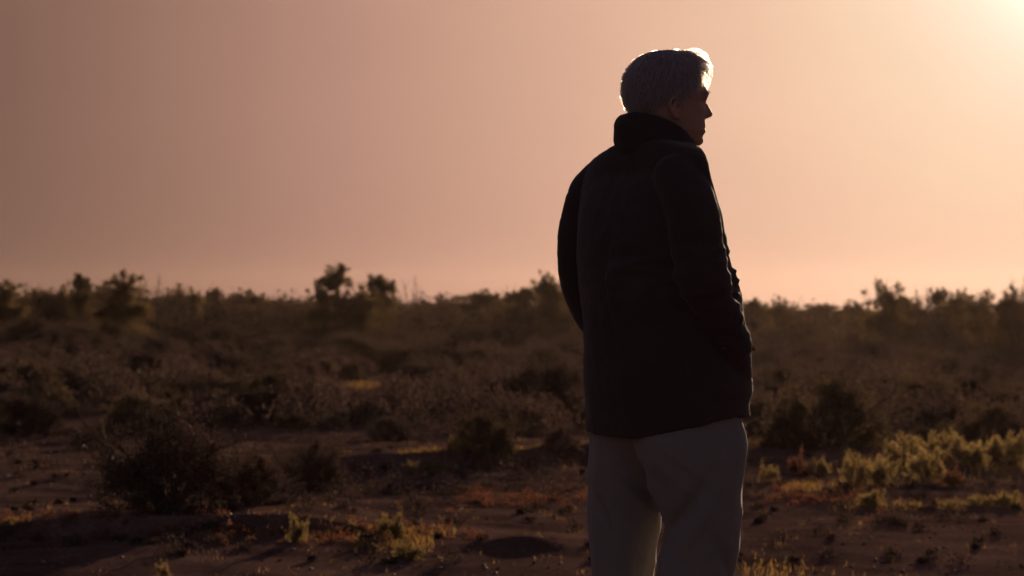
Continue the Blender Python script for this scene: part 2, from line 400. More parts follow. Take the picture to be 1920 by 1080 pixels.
taken = []      # (x, y, r) occupied ground
def near_taken(x, y, r):
    return any((x - a) ** 2 + (y - b_) ** 2 < (r + c) ** 2 * 0.6 for a, b_, c in taken)

# named bushes of the near and middle ground: px, base row, width, height in photo pixels
named = [
 ('T', 315, 957, 330, 200, 'large dark twiggy bush with fuzzy top, tallest in the left foreground'),
 ('S', 465, 948, 175, 105, 'dark rounded bush touching the right side of the large twiggy bush'),
 ('T', 585, 918, 150, 100, 'dark bush at the right end of the left foreground thicket'),
 ('S', 55, 815, 130, 80, 'broad dark bush at the left edge of the photo, middle ground'),
 ('S', 165, 842, 85, 42, 'pale grey-topped low bush left of and behind the large twiggy bush'),
 ('S', 730, 828, 105, 50, 'low grey bush with pale rim on open soil left of the man'),
 ('S', 912, 872, 135, 76, 'dark bush on top of the bank left of the man\'s trousers'),
 ('S', 1052, 856, 90, 50, 'bush on the bank beside the man\'s jacket hem'),
 ('S', 998, 732, 76, 42, 'neat round bush with pale outline left of the jacket pocket'),
 ('S', 850, 772, 115, 62, 'dark bush on the plain behind the grey pale-rimmed bush, to its right'),
 ('S', 958, 797, 90, 48, 'dark bush just behind the bank, between two darker bushes'),
 ('S', 560, 758, 120, 62, 'wide dark bush beyond the thicket, left of the yellow grass streak'),
 ('S', 660, 712, 60, 36, 'small dark bush right above the yellow grass streak'),
 ('S', 420, 700, 90, 45, 'dark bush behind the large twiggy bush, right of its top'),
 ('S', 225, 735, 100, 52, 'dark bush behind and left of the large twiggy bush'),
 ('S', 440, 780, 70, 32, 'low flat bush peeping behind the rounded bush of the thicket'),
 ('S', 1475, 742, 110, 60, 'dark bush right of the man\'s jacket pocket, middle ground'),
 ('S', 1560, 800, 130, 72, 'large olive bush in the middle ground right of the man'),
 ('S', 1660, 752, 90, 50, 'rounded bush behind the bright weeds, left of centre among them'),
 ('S', 1440, 690, 80, 40, 'low bush level with the man\'s pocket on his right side'),
 ('S', 1880, 800, 150, 80, 'broad bush behind the bright weeds at the right edge'),
 ('S', 1770, 812, 120, 62, 'bush right behind the bright weed bank'),
]
for i, (k, px, base, wp, hp, lab) in enumerate(named):
    x, y = px_plant('twiggy_bush' if k == 'T' else 'sagebrush', TWIGGY if k == 'T' else SAGE, i, px, base, wp, hp, lab, 'bush')
    taken.append((x, y, wp * y / F * 0.5))

# tall shrubs and small trees that break the horizon: px, top row, width px, distance, kind, label
hz = [
 (10, 528, 75, 66, 'A', 'dense tall shrub cut by the left edge on the skyline'),
 (62, 544, 50, 82, 'A', 'low skyline shrub just right of the one at the left edge'),
 (108, 537, 60, 74, 'A', 'middle-sized skyline shrub left of the narrow upright shrub'),
 (149, 514, 40, 72, 'A', 'narrow upright shrub with a round top on the left skyline'),
 (178, 536, 50, 84, 'A', 'low skyline shrub between the narrow upright shrub and the dense broad one'),
 (230, 512, 88, 62, 'A', 'dense broad dark shrub, widest on the left skyline'),
 (292, 519, 62, 76, 'B', 'open see-through shrub right of the dense broad shrub on the skyline'),
 (345, 535, 56, 80, 'A', 'small skyline shrub third right of the dense broad shrub'),
 (402, 541, 34, 90, 'A', 'small pointed skyline shrub left of the flat gap in the skyline'),
 (462, 544, 66, 86, 'A', 'low wide skyline shrub, last before the flat gap'),
 (600, 529, 50, 70, 'A', 'short leafy tree left of the taller lollipop-shaped tree on the skyline'),
 (632, 496, 58, 71, 'L', 'tallest small tree on the skyline, round crown on a thin trunk'),
 (668, 540, 70, 69, 'A', 'low shrub at the foot of the tallest skyline tree'),
 (706, 517, 66, 72, 'A', 'leaning leafy tree right of the tallest skyline tree'),
 (776, 524, 56, 80, 'B', 'faint bare little tree with thin branches on the skyline'),
 (832, 554, 60, 92, 'A', 'low rounded skyline shrub right of the bare little tree'),
 (890, 545, 72, 86, 'A', 'domed skyline shrub midway between the bare tree and the man'),
 (930, 553, 44, 90, 'A', 'small skyline shrub right of the domed one'),
 (985, 541, 76, 76, 'A', 'broad skyline shrub left of the tall shrub by the man\'s elbow'),
 (1026, 513, 48, 72, 'A', 'tall upright shrub near the man\'s elbow on the skyline'),
 (1052, 532, 46, 74, 'A', 'skyline shrub partly hidden by the man\'s elbow'),
 (1422, 561, 50, 84, 'A', 'skyline shrub just right of the man\'s jacket'),
 (1466, 558, 46, 82, 'A', 'second skyline shrub right of the man\'s jacket'),
 (1552, 570, 70, 92, 'A', 'low skyline shrub in the dip right of the man'),
 (1605, 565, 52, 88, 'A', 'low skyline shrub just left of the tall bushy one'),
 (1657, 529, 74, 68, 'A', 'tall bushy skyline shrub right of the man, highest there'),
 (1703, 556, 54, 72, 'A', 'low shrub filling the gap beside the tall bushy skyline shrub'),
 (1737, 538, 44, 74, 'B', 'open airy shrub right of the tall bushy skyline shrub'),
 (1768, 541, 40, 76, 'A', 'upright skyline shrub between the airy shrub and the flat-topped ones'),
 (1796, 545, 46, 72, 'A', 'skyline shrub left of the long flat-topped shrub'),
 (1842, 548, 82, 70, 'A', 'long flat-topped skyline shrub near the right edge'),
 (1912, 518, 70, 62, 'B', 'spiky open shrub at the right edge of the skyline'),
 (1900, 540, 70, 66, 'A', 'leafy shrub at the foot of the spiky one at the right edge'),
]
LOLLI = lobed(57, nl=4, nleaf=9000, low=0.25)
for m_, mt in zip(LOLLI, (m_twig, m_sky)): m_.materials.append(mt)
for i, (px, top, wp, D, k, lab) in enumerate(hz):
    x = (px - 960) / F * D; z0 = tz(x, D); ztop = CH + (HY - top) / F * D; h = ztop - z0
    if k == 'L':
        root = empty('small_tree', (x, D, z0)); tag(root, lab, 'tree', 'shrubs and small trees on the skyline')
        pts = np.array([[[0, 0, -0.05], [0.03, 0, h * 0.25], [-0.03, 0.02, h * 0.45], [0.02, 0, h * 0.62], [0.02, 0, h * 0.75]]])
        gg = Geo(); gg.put(*tubes(pts, np.array([[0.07, 0.06, 0.05, 0.045, 0.03]]), 7)); add('trunk', gg.mesh('trunk', True), m_twig, root)
        cr = bpy.data.objects.new('crown', LOLLI[1]); C.objects.link(cr); cr.parent = root
        W = wp / F * D; cr.location = (0, 0, h * 0.48); cr.scale = (W * 1.35, W * 1.35, h * 0.52 / zmax(LOLLI[1]))
        br = bpy.data.objects.new('branches', LOLLI[0]); C.objects.link(br); br.parent = root; br.location = cr.location; br.scale = cr.scale
        taken.append((x, D, 0.3)); continue
    kd = (BARE if k == 'B' else TALL)[i % (2 if k == 'B' else 5)]
    cat = 'tree' if 'tree' in lab else 'bush'
    put_plant('small_tree' if cat == 'tree' else 'tall_shrub', kd, x, D, wp / F * D * (1.9 if k == 'B' else 1.38), h, lab, cat, 'shrubs and small trees on the skyline', True, unit_h=zmax(kd[0] if k == 'B' else kd[1]))
    taken.append((x, D, 0.3))

# the many sagebrush mounds of the plain
count = 0
zones = {(0, 0): 'dark low sagebrush mound on the near plain left of the man, one of many alike',
         (0, 1): 'dark low sagebrush mound on the near plain right of the man, one of many alike',
         (1, 0): 'small blurred sagebrush mound on the farther plain left of the man, one of many alike',
         (1, 1): 'small blurred sagebrush mound on the farther plain right of the man, one of many alike'}
farm = []
fz = [zmax(m_) for m_ in FAR]
tries = 0
mounds = []
while count < 272 and tries < 14000:
    tries += 1
    u = random.random() ** 1.25; D = math.sqrt(23 ** 2 + u * (76 ** 2 - 23 ** 2))
    px = random.uniform(-30, 1950); x = (px - 960) / F * D
    if D < 27 and 600 < px < 1100: continue
    if D < 31 and 640 < px < 760 and random.random() < .8: continue
    if 28 < D < 43 and 625 < px < 735: continue
    wd = random.choice([0.4, 0.5, 0.6, 0.7, 0.85, 1.05]) * random.uniform(0.85, 1.15)
    h = wd * random.uniform(0.36, 0.55)
    if near_taken(x, D, wd * 0.5): continue
    if 1100 < px < 1395 and D > 7: 
        taken.append((x, D, wd * 0.5)); farm.append((x, D, wd, h)); continue   # hidden by the man
    taken.append((x, D, wd * 0.5)); i = random.randrange(6)
    zk = (0 if D < 45 else 1, 0 if px < 1200 else 1)
    ob_ = put_plant('sagebrush', FAR[i], x, D, wd, h, None, 'bush', None, False, unit_h=fz[i])
    mounds.append((D, px, ob_))
    count += 1

cols = [(0, 45, 'the shrub cut by the left edge'), (45, 85, 'the second skyline shrub from the left edge'), (85, 128, 'the third skyline shrub from the left'), (128, 185, 'the narrow upright skyline shrub'), (185, 262, 'the dense broad skyline shrub'),
        (262, 322, 'the see-through skyline shrub'), (322, 378, 'the skyline shrub right of the see-through one'), (378, 430, 'the small pointed skyline shrub'), (430, 495, 'the low wide skyline shrub'), (495, 578, 'the flat skyline gap'),
        (578, 616, 'the short leafy skyline tree'), (616, 655, 'the tallest skyline tree'), (655, 740, 'the leaning skyline tree'), (740, 805, 'the faint bare skyline tree'), (805, 860, 'the low rounded skyline shrub'),
        (860, 912, 'the domed skyline shrub'), (912, 955, 'the small shrub beside the domed one'), (955, 1005, 'the broad skyline shrub near the elbow'), (1005, 1110, 'the man\'s left elbow'),
        (1385, 1445, 'the skyline shrub touching the jacket'), (1445, 1505, 'the second skyline shrub right of the man'), (1505, 1580, 'the skyline dip right of the man'), (1580, 1625, 'the skyline shrub just past the dip'), (1625, 1690, 'the tall bushy skyline shrub'),
        (1690, 1722, 'the gap-filling skyline shrub'), (1722, 1755, 'the open airy skyline shrub'), (1755, 1812, 'the upright skyline shrub at right'), (1812, 1875, 'the long flat-topped skyline shrub'), (1875, 1960, 'the spiky shrub at the right edge')]
words = ['frontmost', 'second nearest', 'third nearest', 'fourth nearest', 'fifth nearest', 'sixth nearest']
for a_, b_, nm in cols:
    ms_ = sorted([m_ for m_ in mounds if a_ <= m_[1] < b_ or (a_ == 0 and m_[1] < 0)], key=lambda t: t[0])
    for k, (D, px, ob_) in enumerate(ms_):
        if k < len(words): ob_['label'] = words[k] + ' sagebrush mound in line below ' + nm; ob_['group'] = 'sagebrush mounds across the plain'
        else: ob_['label'] = 'tiny blurred far sagebrush mound below ' + nm; ob_['group'] = 'far mounds below ' + nm
for D, px, ob_ in mounds:
    if 'label' not in ob_: ob_['label'] = 'sagebrush mound half hidden behind the man'; ob_['group'] = 'mounds hidden behind the man'

# everything farther off (and beside the frame) as one mass of scrub
pos = []
for _ in range(1500):
    D = 66 + 380 * random.random() ** 1.7; x = random.uniform(-0.30, 0.30) * D
    pos.append((x, D, random.uniform(0.8, 1.7), random.uniform(0.35, 0.6) if random.random() < .93 else random.uniform(0.7, 1.1)))
for _ in range(330):
    D = math.sqrt(30 ** 2 + random.random() * (72 ** 2 - 30 ** 2)); sgn = random.choice([-1, 1]); x = sgn * random.uniform(0.205, 0.36) * D
    pos.append((x, D, random.uniform(0.6, 1.2), random.uniform(0.35, 0.6)))
pos += [(a, b_, c, d) for a, b_, c, d in farm]
# the unbroken line of scrub that the plain ends in
lx = [-200, 0, 100, 200, 340, 430, 500, 570, 600, 740, 800, 860, 950, 1050, 1400, 1500, 1620, 1700, 1920, 2100]
ly = [546, 545, 548, 540, 548, 553, 559, 560, 549, 550, 562, 558, 556, 548, 566, 574, 569, 560, 558, 556]
for _ in range(260):
    px = random.uniform(-200, 2100); D = random.uniform(68, 105); x = (px - 960) / F * D; top = float(np.interp(px, lx, ly)) + random.uniform(2, 17)
    pos.append((x, D, random.uniform(0.7, 1.7), CH + (HY - top) / F * D - tz(x, D)))
def clumps(name, items, leaf, mat, label, cat, per=110, shell=0.3):
    items = np.array(items); n = len(items); a = rng.uniform(0, 6.28, (n, per)); e_ = np.arcsin(rng.uniform(0, 1, (n, per)))
    rr = rng.uniform(shell, 1.1, (n, per)) * (1 + 0.15 * np.sin(a * 3 + items[:, :1]) + 0.12 * np.sin(a * 7 + e_ * 5)); x, y, wd, h = [items[:, j:j + 1] for j in range(4)]
    X_ = x + np.cos(a) * np.cos(e_) * rr * wd / 2; Y_ = y + np.sin(a) * np.cos(e_) * rr * wd / 2
    P_ = np.stack([X_, Y_, terrain(X_, Y_) + np.sin(e_) * rr * h], -1).reshape(-1, 3)
    V, Qd = leaves(P_, leaf, leaf * 0.4); tag(add(name, make_mesh(name, V, Qd), mat), label, cat, kind='stuff')
it = []
for _ in range(260):
    D = 12.5 + 8 * random.random(); x = random.uniform(-0.2, 0.2) * D; wd = random.uniform(0.04, 0.16); it.append((x, D, wd, wd * random.uniform(.3, .6)))
for _ in range(800):
    D = 17 + 55 * random.random() ** 1.25; x = random.uniform(-0.2, 0.2) * D; wd = random.uniform(0.12, 0.5); it.append((x, D, wd, wd * random.uniform(.3, .6)))
clumps('low_scrub', it, 0.022, m_sage, 'ankle-high dry brush filling the soil between the mounds', 'scrub')
it = []
for _ in range(560):
    D = 25 + 60 * random.random() ** 1.1; x = random.uniform(-0.2, 0.2) * D; px = x / D * F + 960; wd = random.uniform(0.3, 0.8)
    if 28 < D < 43 and 625 < px < 735: continue
    it.append((x, D, wd, wd * random.uniform(.38, .58)))
clumps('small_sagebrush', it, 0.052, m_sage, 'low dark sagebrush packed between the larger mounds across the plain', 'scrub', per=1000, shell=0.6)
it = []
for _ in range(260):
    px, py = random.choice([(random.uniform(380, 900), random.gauss(1002, 13)), (random.uniform(1440, 1660), random.gauss(930, 16)), (random.uniform(860, 1110), random.gauss(935, 10)), (random.uniform(0, 300), random.gauss(985, 12))])
    x, D, _z = hit(px, py); wd = random.uniform(.04, .13); it.append((x, D, wd, wd * random.uniform(.25, .6)))
clumps('ground_weeds', it, 0.012, m_creep, 'low reddish weeds creeping over the foreground soil', 'weeds', per=70)

PV = []; PS = []
for (x, y, wd, h) in pos:
    nl = 620 if y < 72 else (1000 if y < 125 else 260)
    a = rng.uniform(0, 6.28, nl); e_ = np.arcsin(rng.uniform(0, 1, nl)); rr = rng.uniform(0.68, 1, nl) * (1 + 0.2 * np.sin(a * 3 + x) + 0.15 * np.sin(e_ * 5 + a * 2 + y))
    PV.append(np.stack([x + np.cos(a) * np.cos(e_) * rr * wd / 2, y + np.sin(a) * np.cos(e_) * rr * wd / 2, tz(x, y) + np.sin(e_) * rr * h], 1))
    PS.append(np.full(nl, (0.04 if y < 72 else 0.095 if y < 125 else 0.13)))
PV = np.concatenate(PV); PS = np.concatenate(PS)
V, Qd = leaves(PV, 1.0, 0.45)
V = V.reshape(-1, 4, 3); V = PV[:, None] + (V - PV[:, None]) * PS[:, None, None]
o = add('distant_scrub', make_mesh('distant_scrub', V.reshape(-1, 3), Qd), m_far)
tag(o, 'far-off scrub reading as one dark brown band below the skyline', 'scrub', kind='stuff')

# weeds and small plants that catch the sun: px, base, w, h, kind, label
weeds = [
 (1440, 905, 40, 34, 0, 'small round yellow-green tuft right of the man\'s knee, alone on soil'),
 (1497, 892, 44, 46, 3, 'reddish upright weed between the man and the bright weeds'),
 (1540, 888, 40, 30, 0, 'small leafy weed just right of the reddish one'),
 (1605, 905, 60, 56, 1, 'leafy weed at the left end of the bright weed bank'),
 (1655, 912, 80, 50, 2, 'low spreading weed in front of the bright weed bank, left part'),
 (1700, 880, 90, 62, 1, 'bright backlit weed, second clump of the bank'),
 (1738, 905, 75, 62, 0, 'upright bright weed in the middle of the bank'),
 (1755, 862, 90, 52, 2, 'weed clump behind the middle of the bank'),
 (1800, 870, 80, 50, 1, 'bright weed clump right of the middle of the bank'),
 (1850, 880, 95, 58, 0, 'broad bright weed clump near the right edge'),
 (1902, 875, 90, 64, 2, 'tall bright weed cut by the right edge'),
 (1780, 912, 50, 36, 3, 'small reddish weed in front of the bank'),
 (1635, 948, 70, 30, 1, 'low flat weed on open soil below the bright bank'),
 (1780, 955, 44, 20, 2, 'tiny weed in a row on the soil, lower right'),
 (1885, 950, 60, 30, 0, 'small bright weed on the soil at the right edge'),
 (1840, 948, 60, 22, 1, 'low weed on the soil left of the right edge one'),
 (556, 1016, 66, 62, 1, 'upright weed at the right end of the grassy bank, left foreground'),
 (320, 1002, 44, 32, 2, 'small pale weed at the left start of the grass line on the bank'),
 (430, 1000, 50, 34, 3, 'reddish weed on the grassy bank in the left foreground'),
 (735, 1010, 80, 60, 0, 'leafy weed standing on soil in the centre foreground'),
 (765, 1048, 80, 46, 1, 'bright low weed in front of the leafy one, centre foreground'),
 (700, 1012, 60, 34, 3, 'reddish weed left of the leafy one in the centre foreground'),
 (305, 1086, 44, 42, 2, 'weed cut by the bottom edge, left foreground'),
 (283, 1018, 34, 18, 0, 'tiny yellow tuft below the bank, left foreground'),
 (12, 1000, 50, 28, 1, 'small lit weed at the left edge of the foreground'),
 (770, 890, 50, 34, 2, 'first backlit weed on the bank left of the man'),
 (812, 882, 56, 34, 1, 'second backlit weed on the bank left of the man'),
 (848, 876, 30, 40, 0, 'tallest glowing weed on the bank left of the man'),
]
for i, (px, base, wp, hp, k, lab) in enumerate(weeds):
    q_ = 1.1 if px > 1400 else 0.85
    px_plant('weed', WEED, k, px, base, wp * q_, hp * q_, lab, 'weed')

# grass and ground cover
def grass_patch(G, px0, px1, py0, py1, n, hmm=(0.03, 0.08), slope=0.0, wdt=0.0016):
    pxs = rng.uniform(px0, px1, max(n // 14, 3))[rng.integers(0, max(n // 14, 3), n)] + rng.normal(0, 3.0, n); t_ = (pxs - px0) / (px1 - px0)
    pys = rng.normal((py0 + py1) / 2, (py1 - py0) / 4, n) + slope * t_
    D = CH * F / np.maximum(pys - HY, 8); x = (pxs - 960) / F * D
    for _ in range(6):
        D = 0.5 * D + 0.5 * (CH - terrain(x, D)) * F / np.maximum(pys - HY, 8); x = (pxs - 960) / F * D
    blades(G, x, D, hmm, wdt)
def blades(G, x, y, hmm, wdt):
    n = len(x)
    # clustered into tufts
    h = (hmm[0] + (hmm[1] - hmm[0]) * rng.random(n) ** 1.6) * 0.68; a = rng.uniform(0, 6.28, n); ln = rng.uniform(0.1, 0.7, n) * h
    b0 = np.stack([x, y, terrain(x, y) - 0.003], 1)
    mid = b0 + np.stack([np.cos(a) * ln * 0.35, np.sin(a) * ln * 0.35, h * 0.6], 1)
    tip = b0 + np.stack([np.cos(a) * ln, np.sin(a) * ln, h], 1)
    sd = np.stack([np.cos(a + 1.57), np.sin(a + 1.57), np.zeros(n)], 1) * wdt
    V = np.stack([b0 - sd, b0 + sd, mid + sd * 0.7, mid - sd * 0.7, tip + sd * .1, tip - sd * .1], 1)
    i = (np.arange(n) * 6)[:, None]
    Qa = np.concatenate([i + np.array([[0, 1, 2, 3]]), i + np.array([[3, 2, 4, 5]])], 0)
    G.put(V.reshape(-1, 3), Qa)
G = Geo()
grass_patch(G, 335, 520, 990, 1000, 1500, (0.015, 0.045), 8)
grass_patch(G, 0, 60, 990, 1002, 250, (0.02, 0.05))
grass_patch(G, 150, 300, 995, 1003, 250, (0.012, 0.03))
grass_patch(G, 420, 860, 985, 1010, 1100, (0.02, 0.06))
grass_patch(G, 660, 810, 1005, 1035, 900, (0.02, 0.06))
grass_patch(G, 745, 1110, 872, 882, 2600, (0.02, 0.07), -14)
grass_patch(G, 640, 715, 718, 728, 900, (0.04, 0.10), 0, 0.004)
grass_patch(G, 40, 140, 618, 630, 700, (0.08, 0.2), 0, 0.008)
grass_patch(G, 470, 560, 618, 634, 500, (0.08, 0.2), 0, 0.008)
grass_patch(G, 740, 850, 628, 640, 700, (0.08, 0.2), 0, 0.008)
grass_patch(G, 980, 1060, 634, 642, 400, (0.08, 0.2), 0, 0.008)
grass_patch(G, 1400, 1500, 815, 840, 700, (0.03, 0.08))
grass_patch(G, 1470, 1620, 905, 925, 1200, (0.02, 0.07))
grass_patch(G, 1600, 1920, 860, 900, 2600, (0.03, 0.10))
grass_patch(G, 1560, 1920, 935, 960, 900, (0.02, 0.05))
grass_patch(G, 1380, 1510, 1050, 1100, 420, (0.02, 0.055))
# thin dry grass in loose tufts all over the plain
nt_ = 1500
cy = np.sqrt(11.5 ** 2 + rng.random(nt_) * (60 ** 2 - 11.5 ** 2)); cy[:420] = rng.uniform(11.5, 24, 420); cx = rng.uniform(-0.24, 0.24, nt_) * cy
k_ = np.repeat(np.arange(nt_), 9)
blades(G, cx[k_] + rng.normal(0, 0.035, len(k_)) * (cy[k_] / 20), cy[k_] + rng.normal(0, 0.05, len(k_)), (0.01, 0.05), 0.0013)
o = add('grass', G.mesh('grass'), m_straw); tag(o, 'thin dry yellow grass and ground cover on the soil', 'grass', kind='stuff')

# ------------------------------------------------------------------ the man
PPM = 840.0; MY = 6.0
def wx(px): return (px - 960) / PPM
def wz(py): return CH + (HY - py) / PPM
PHI = R(35)                                       # the chest faces right and away from the viewer
fwd = np.array([math.cos(PHI), math.sin(PHI)]); lft = np.array([-math.sin(PHI), math.cos(PHI)])

def loft(rings, close=True):
    """rings: (k, n, 3) closed rings -> verts, faces (list)"""
    k, n, _ = rings.shape
    V = rings.reshape(-1, 3).tolist(); Fc = []
    for i in range(k - 1):
        for j in range(n):
            a = i * n + j; b_ = i * n + (j + 1) % n
            Fc.append((a, b_, b_ + n, a + n))
    if close:
        V.append(rings[0].mean(0).tolist()); V.append(rings[-1].mean(0).tolist()); c0 = len(V) - 2; c1 = c0 + 1
        for j in range(n):
            Fc.append((c0, (j + 1) % n, j)); Fc.append((c1, (k - 1) * n + j, (k - 1) * n + (j + 1) % n))
    return V, Fc

class Sol:
    """collects closed solids and fuses them into one continuous surface"""
    def __init__(s): s.V = []; s.F = []
    def put(s, vf):
        o_ = len(s.V); s.V += [tuple(v) for v in vf[0]]; s.F += [tuple(i + o_ for i in f) for f in vf[1]]
    def chain(s, pts, rad, sides=20):
        P = np.array(pts, float); Rr = np.array(rad, float)
        # resample smoothly
        tt = np.arange(len(P)); t2 = np.linspace(0, len(P) - 1, (len(P) - 1) * 8 + 1)
        def cr(A):
            A = A if A.ndim == 2 else A[:, None]; res = []
            for t in t2:
                i = min(int(t), len(A) - 2); u = t - i
                p0, p1, p2, p3 = A[max(i - 1, 0)], A[i], A[i + 1], A[min(i + 2, len(A) - 1)]
                res.append(0.5 * (2 * p1 + (p2 - p0) * u + (2 * p0 - 5 * p1 + 4 * p2 - p3) * u * u + (3 * p1 - p0 - 3 * p2 + p3) * u ** 3))
            return np.array(res)
        P2 = cr(P); R2 = cr(Rr)[:, 0]
        T = norm(np.gradient(P2, axis=0)); a = norm(np.cross(T[0], [0.31, 0.2, 0.93]))
        rings = []
        def ring(c, tn, r):
            nonlocal a
            a = norm(a - tn * np.dot(a, tn)); b_ = np.cross(tn, a)
            th = np.arange(sides) / sides * 2 * math.pi
            return c + r * (np.cos(th)[:, None] * a + np.sin(th)[:, None] * b_)
        for q in (0.2, 0.6, 0.87): rings.append(ring(P2[0] - T[0] * R2[0] * math.sqrt(1 - q * q), T[0], R2[0] * q))
        for c, tn, r in zip(P2, T, R2): rings.append(ring(c, tn, r))
        for q in (0.87, 0.6, 0.2): rings.append(ring(P2[-1] + T[-1] * R2[-1] * math.sqrt(1 - q * q), T[-1], R2[-1] * q))
        s.put(loft(np.array(rings)))
    def build(s, name, voxel, smooth=4, fac=0.5):
        me = bpy.data.meshes.new(name + '_src'); me.from_pydata(s.V, [], s.F); me.update()
        ob = bpy.data.objects.new('tmp', me); C.objects.link(ob)
        m = ob.modifiers.new('r', 'REMESH'); m.mode = 'VOXEL'; m.voxel_size = voxel; m.use_smooth_shade = True
        if smooth: m2 = ob.modifiers.new('s', 'SMOOTH'); m2.factor = fac; m2.iterations = smooth
        dg = bpy.context.evaluated_depsgraph_get(); dg.update()
        res = bpy.data.meshes.new_from_object(ob.evaluated_get(dg)); res.name = name
        bpy.data.objects.remove(ob); bpy.data.meshes.remove(me)
        return res

def displace(me, fn):
    n = len(me.vertices); co = np.empty(n * 3, np.float32); me.vertices.foreach_get('co', co); co = co.reshape(-1, 3)
    no = np.empty(n * 3, np.float32); me.vertices.foreach_get('normal', no); no = no.reshape(-1, 3)
    d = fn(co); co = co + no * d[:, None]; me.vertices.foreach_set('co', co.astype(np.float32).ravel()); me.update()
def nz_arr(P, s=(1, 1, 1), off=0.0):
    return np.array([noise.noise((p[0] * s[0] + off, p[1] * s[1], p[2] * s[2])) for p in P])
def dip(P, s, off=0.0):   # ridged: crease-like folds
    return 1 - 2 * np.abs(nz_arr(P, s, off))

def body_ring(py, xl, xr, a, n=64, pw=2.3, cy=0.0, ys=1.0):
    c = wx((xl + xr) / 2); E = (xr - xl) / 2 / PPM
    s_, c_ = math.sin(PHI), math.cos(PHI)
    bb = math.sqrt(max(E * E - (a * s_) ** 2, (0.35 * E) ** 2)) / c_
    th = np.arange(n) / n * 2 * math.pi
    u = np.sign(np.cos(th)) * np.abs(np.cos(th)) ** (2 / pw) * bb; v = np.sign(np.sin(th)) * np.abs(np.sin(th)) ** (2 / pw) * a
    x = u * fwd[0] + v * lft[0]; y = u * fwd[1] + v * lft[1]
    k = E / np.abs(x).max(); x = x * k
    x = x - (x.max() + x.min()) / 2
    return np.stack([c + x, MY + cy + y * ys, np.full(n, wz(py))], 1)

man = empty('person', (wx(1235), MY, 0.0))
MOFF = -np.array([wx(1235), MY, 0.0])
tag(man, 'grey-haired man in dark jacket and pale trousers looking right, hands in pockets', 'person')
def addp(name, me, mat, parent=man):
    if not len(me.materials): me.materials.append(mat)
    o = bpy.data.objects.new(name, me); C.objects.link(o); o.parent = parent
    if parent is man: o.location = MOFF
    return o
m_skin = mat_plain('skin', (0.36, 0.20, 0.145), 0.6, 0.08, 60, 0.3, 400, spec=0.35)
m_jacket = mat_plain('jacket_cloth', (0.050, 0.034, 0.032), 0.9, 0.2, 15, 0.4, 900, sheen=0.12)
m_lining = mat_plain('collar_cloth', (0.046, 0.033, 0.032), 0.9, 0.2, 30, 0.5, 900, sheen=0.05)
m_trous = mat_plain('trouser_cloth', (0.205, 0.185, 0.168), 0.9, 0.1, 12, 0.6, 900, sheen=0.15)
m_shirt = mat_plain('shirt_cloth', (0.5, 0.52, 0.58), 0.9, 0.05, 20)
m_shoe = mat_plain('shoe_leather', (0.03, 0.02, 0.015), 0.5, 0.2, 20)

# --- jacket: torso shell open at the hem, sleeves, pocket bulges, fused
tors = [(262, 1172, 1288, .075), (272, 1152, 1302, .115), (284, 1128, 1311, .165), (300, 1110, 1317, .195), (325, 1100, 1321, .212),
        (360, 1092, 1333, .216), (400, 1086, 1346, .215), (440, 1083, 1353, .212), (480, 1083, 1361, .208), (520, 1085, 1377, .208),
        (560, 1089, 1387, .210), (600, 1094, 1388, .213), (640, 1097, 1389, .216), (680, 1096, 1393, .218), (715, 1097, 1407, .222),
        (745, 1098, 1405, .222), (762, 1099, 1399, .222), (790, 1101, 1403, .222)]
def interp_levels(lv, step=6):
    A = np.array(lv, float); ys = np.arange(A[0, 0], A[-1, 0] + 0.1, step)
    return [(y, *[np.interp(y, A[:, 0], A[:, j]) for j in range(1, A.shape[1])]) for y in ys]
hx = [1100, 1110, 1180, 1231, 1298, 1347, 1363, 1403]; hy = [812, 815, 818, 807, 792, 779, 776, 778]
rings = [body_ring(*l) for l in interp_levels(tors, 6)]
T0 = 700.0
def hemwarp(r, py):
    if py <= T0: return r
    t_ = (py - T0) / (790 - T0)
    px = r[:, 0] * PPM + 960; target = np.interp(px, hx, hy)
    r = r.copy(); r[:, 2] = [wz(T0 + (tg - T0) * t_) for tg in target]
    return r
rings = [hemwarp(r, l[0]) for r, l in zip(rings, interp_levels(tors, 6))]
last = rings[-1]; cen = last.mean(0)
def shrink(r, mm, dz):
    c = r.mean(0); d = r - c; L_ = np.linalg.norm(d[:, :2], axis=1, keepdims=True); q = r.copy(); q[:, :2] = c[:2] + d[:, :2] * (1 - mm / L_); q[:, 2] += dz; return q
rings += [shrink(last, 0.006, -0.001), shrink(last, 0.014, 0.004), shrink(last, 0.018, 0.03), shrink(last, 0.024, 0.10)]
S = Sol(); S.put(loft(np.array(rings)))
def pt(px, py, y): return (wx(px), MY + y, wz(py))
# far (left) arm: shoulder, elbow pushed back, hand in the pocket
LA = [pt(1150, 318, .16), pt(1112, 360, .19), pt(1094, 420, .215), pt(1088, 480, .225), pt(1096, 530, .225), pt(1122, 590, .22), pt(1170, 640, .22), pt(1225, 680, .225)]
S.chain(LA, [.050, .052, .050, .0465, .048, .048, .042, .040])
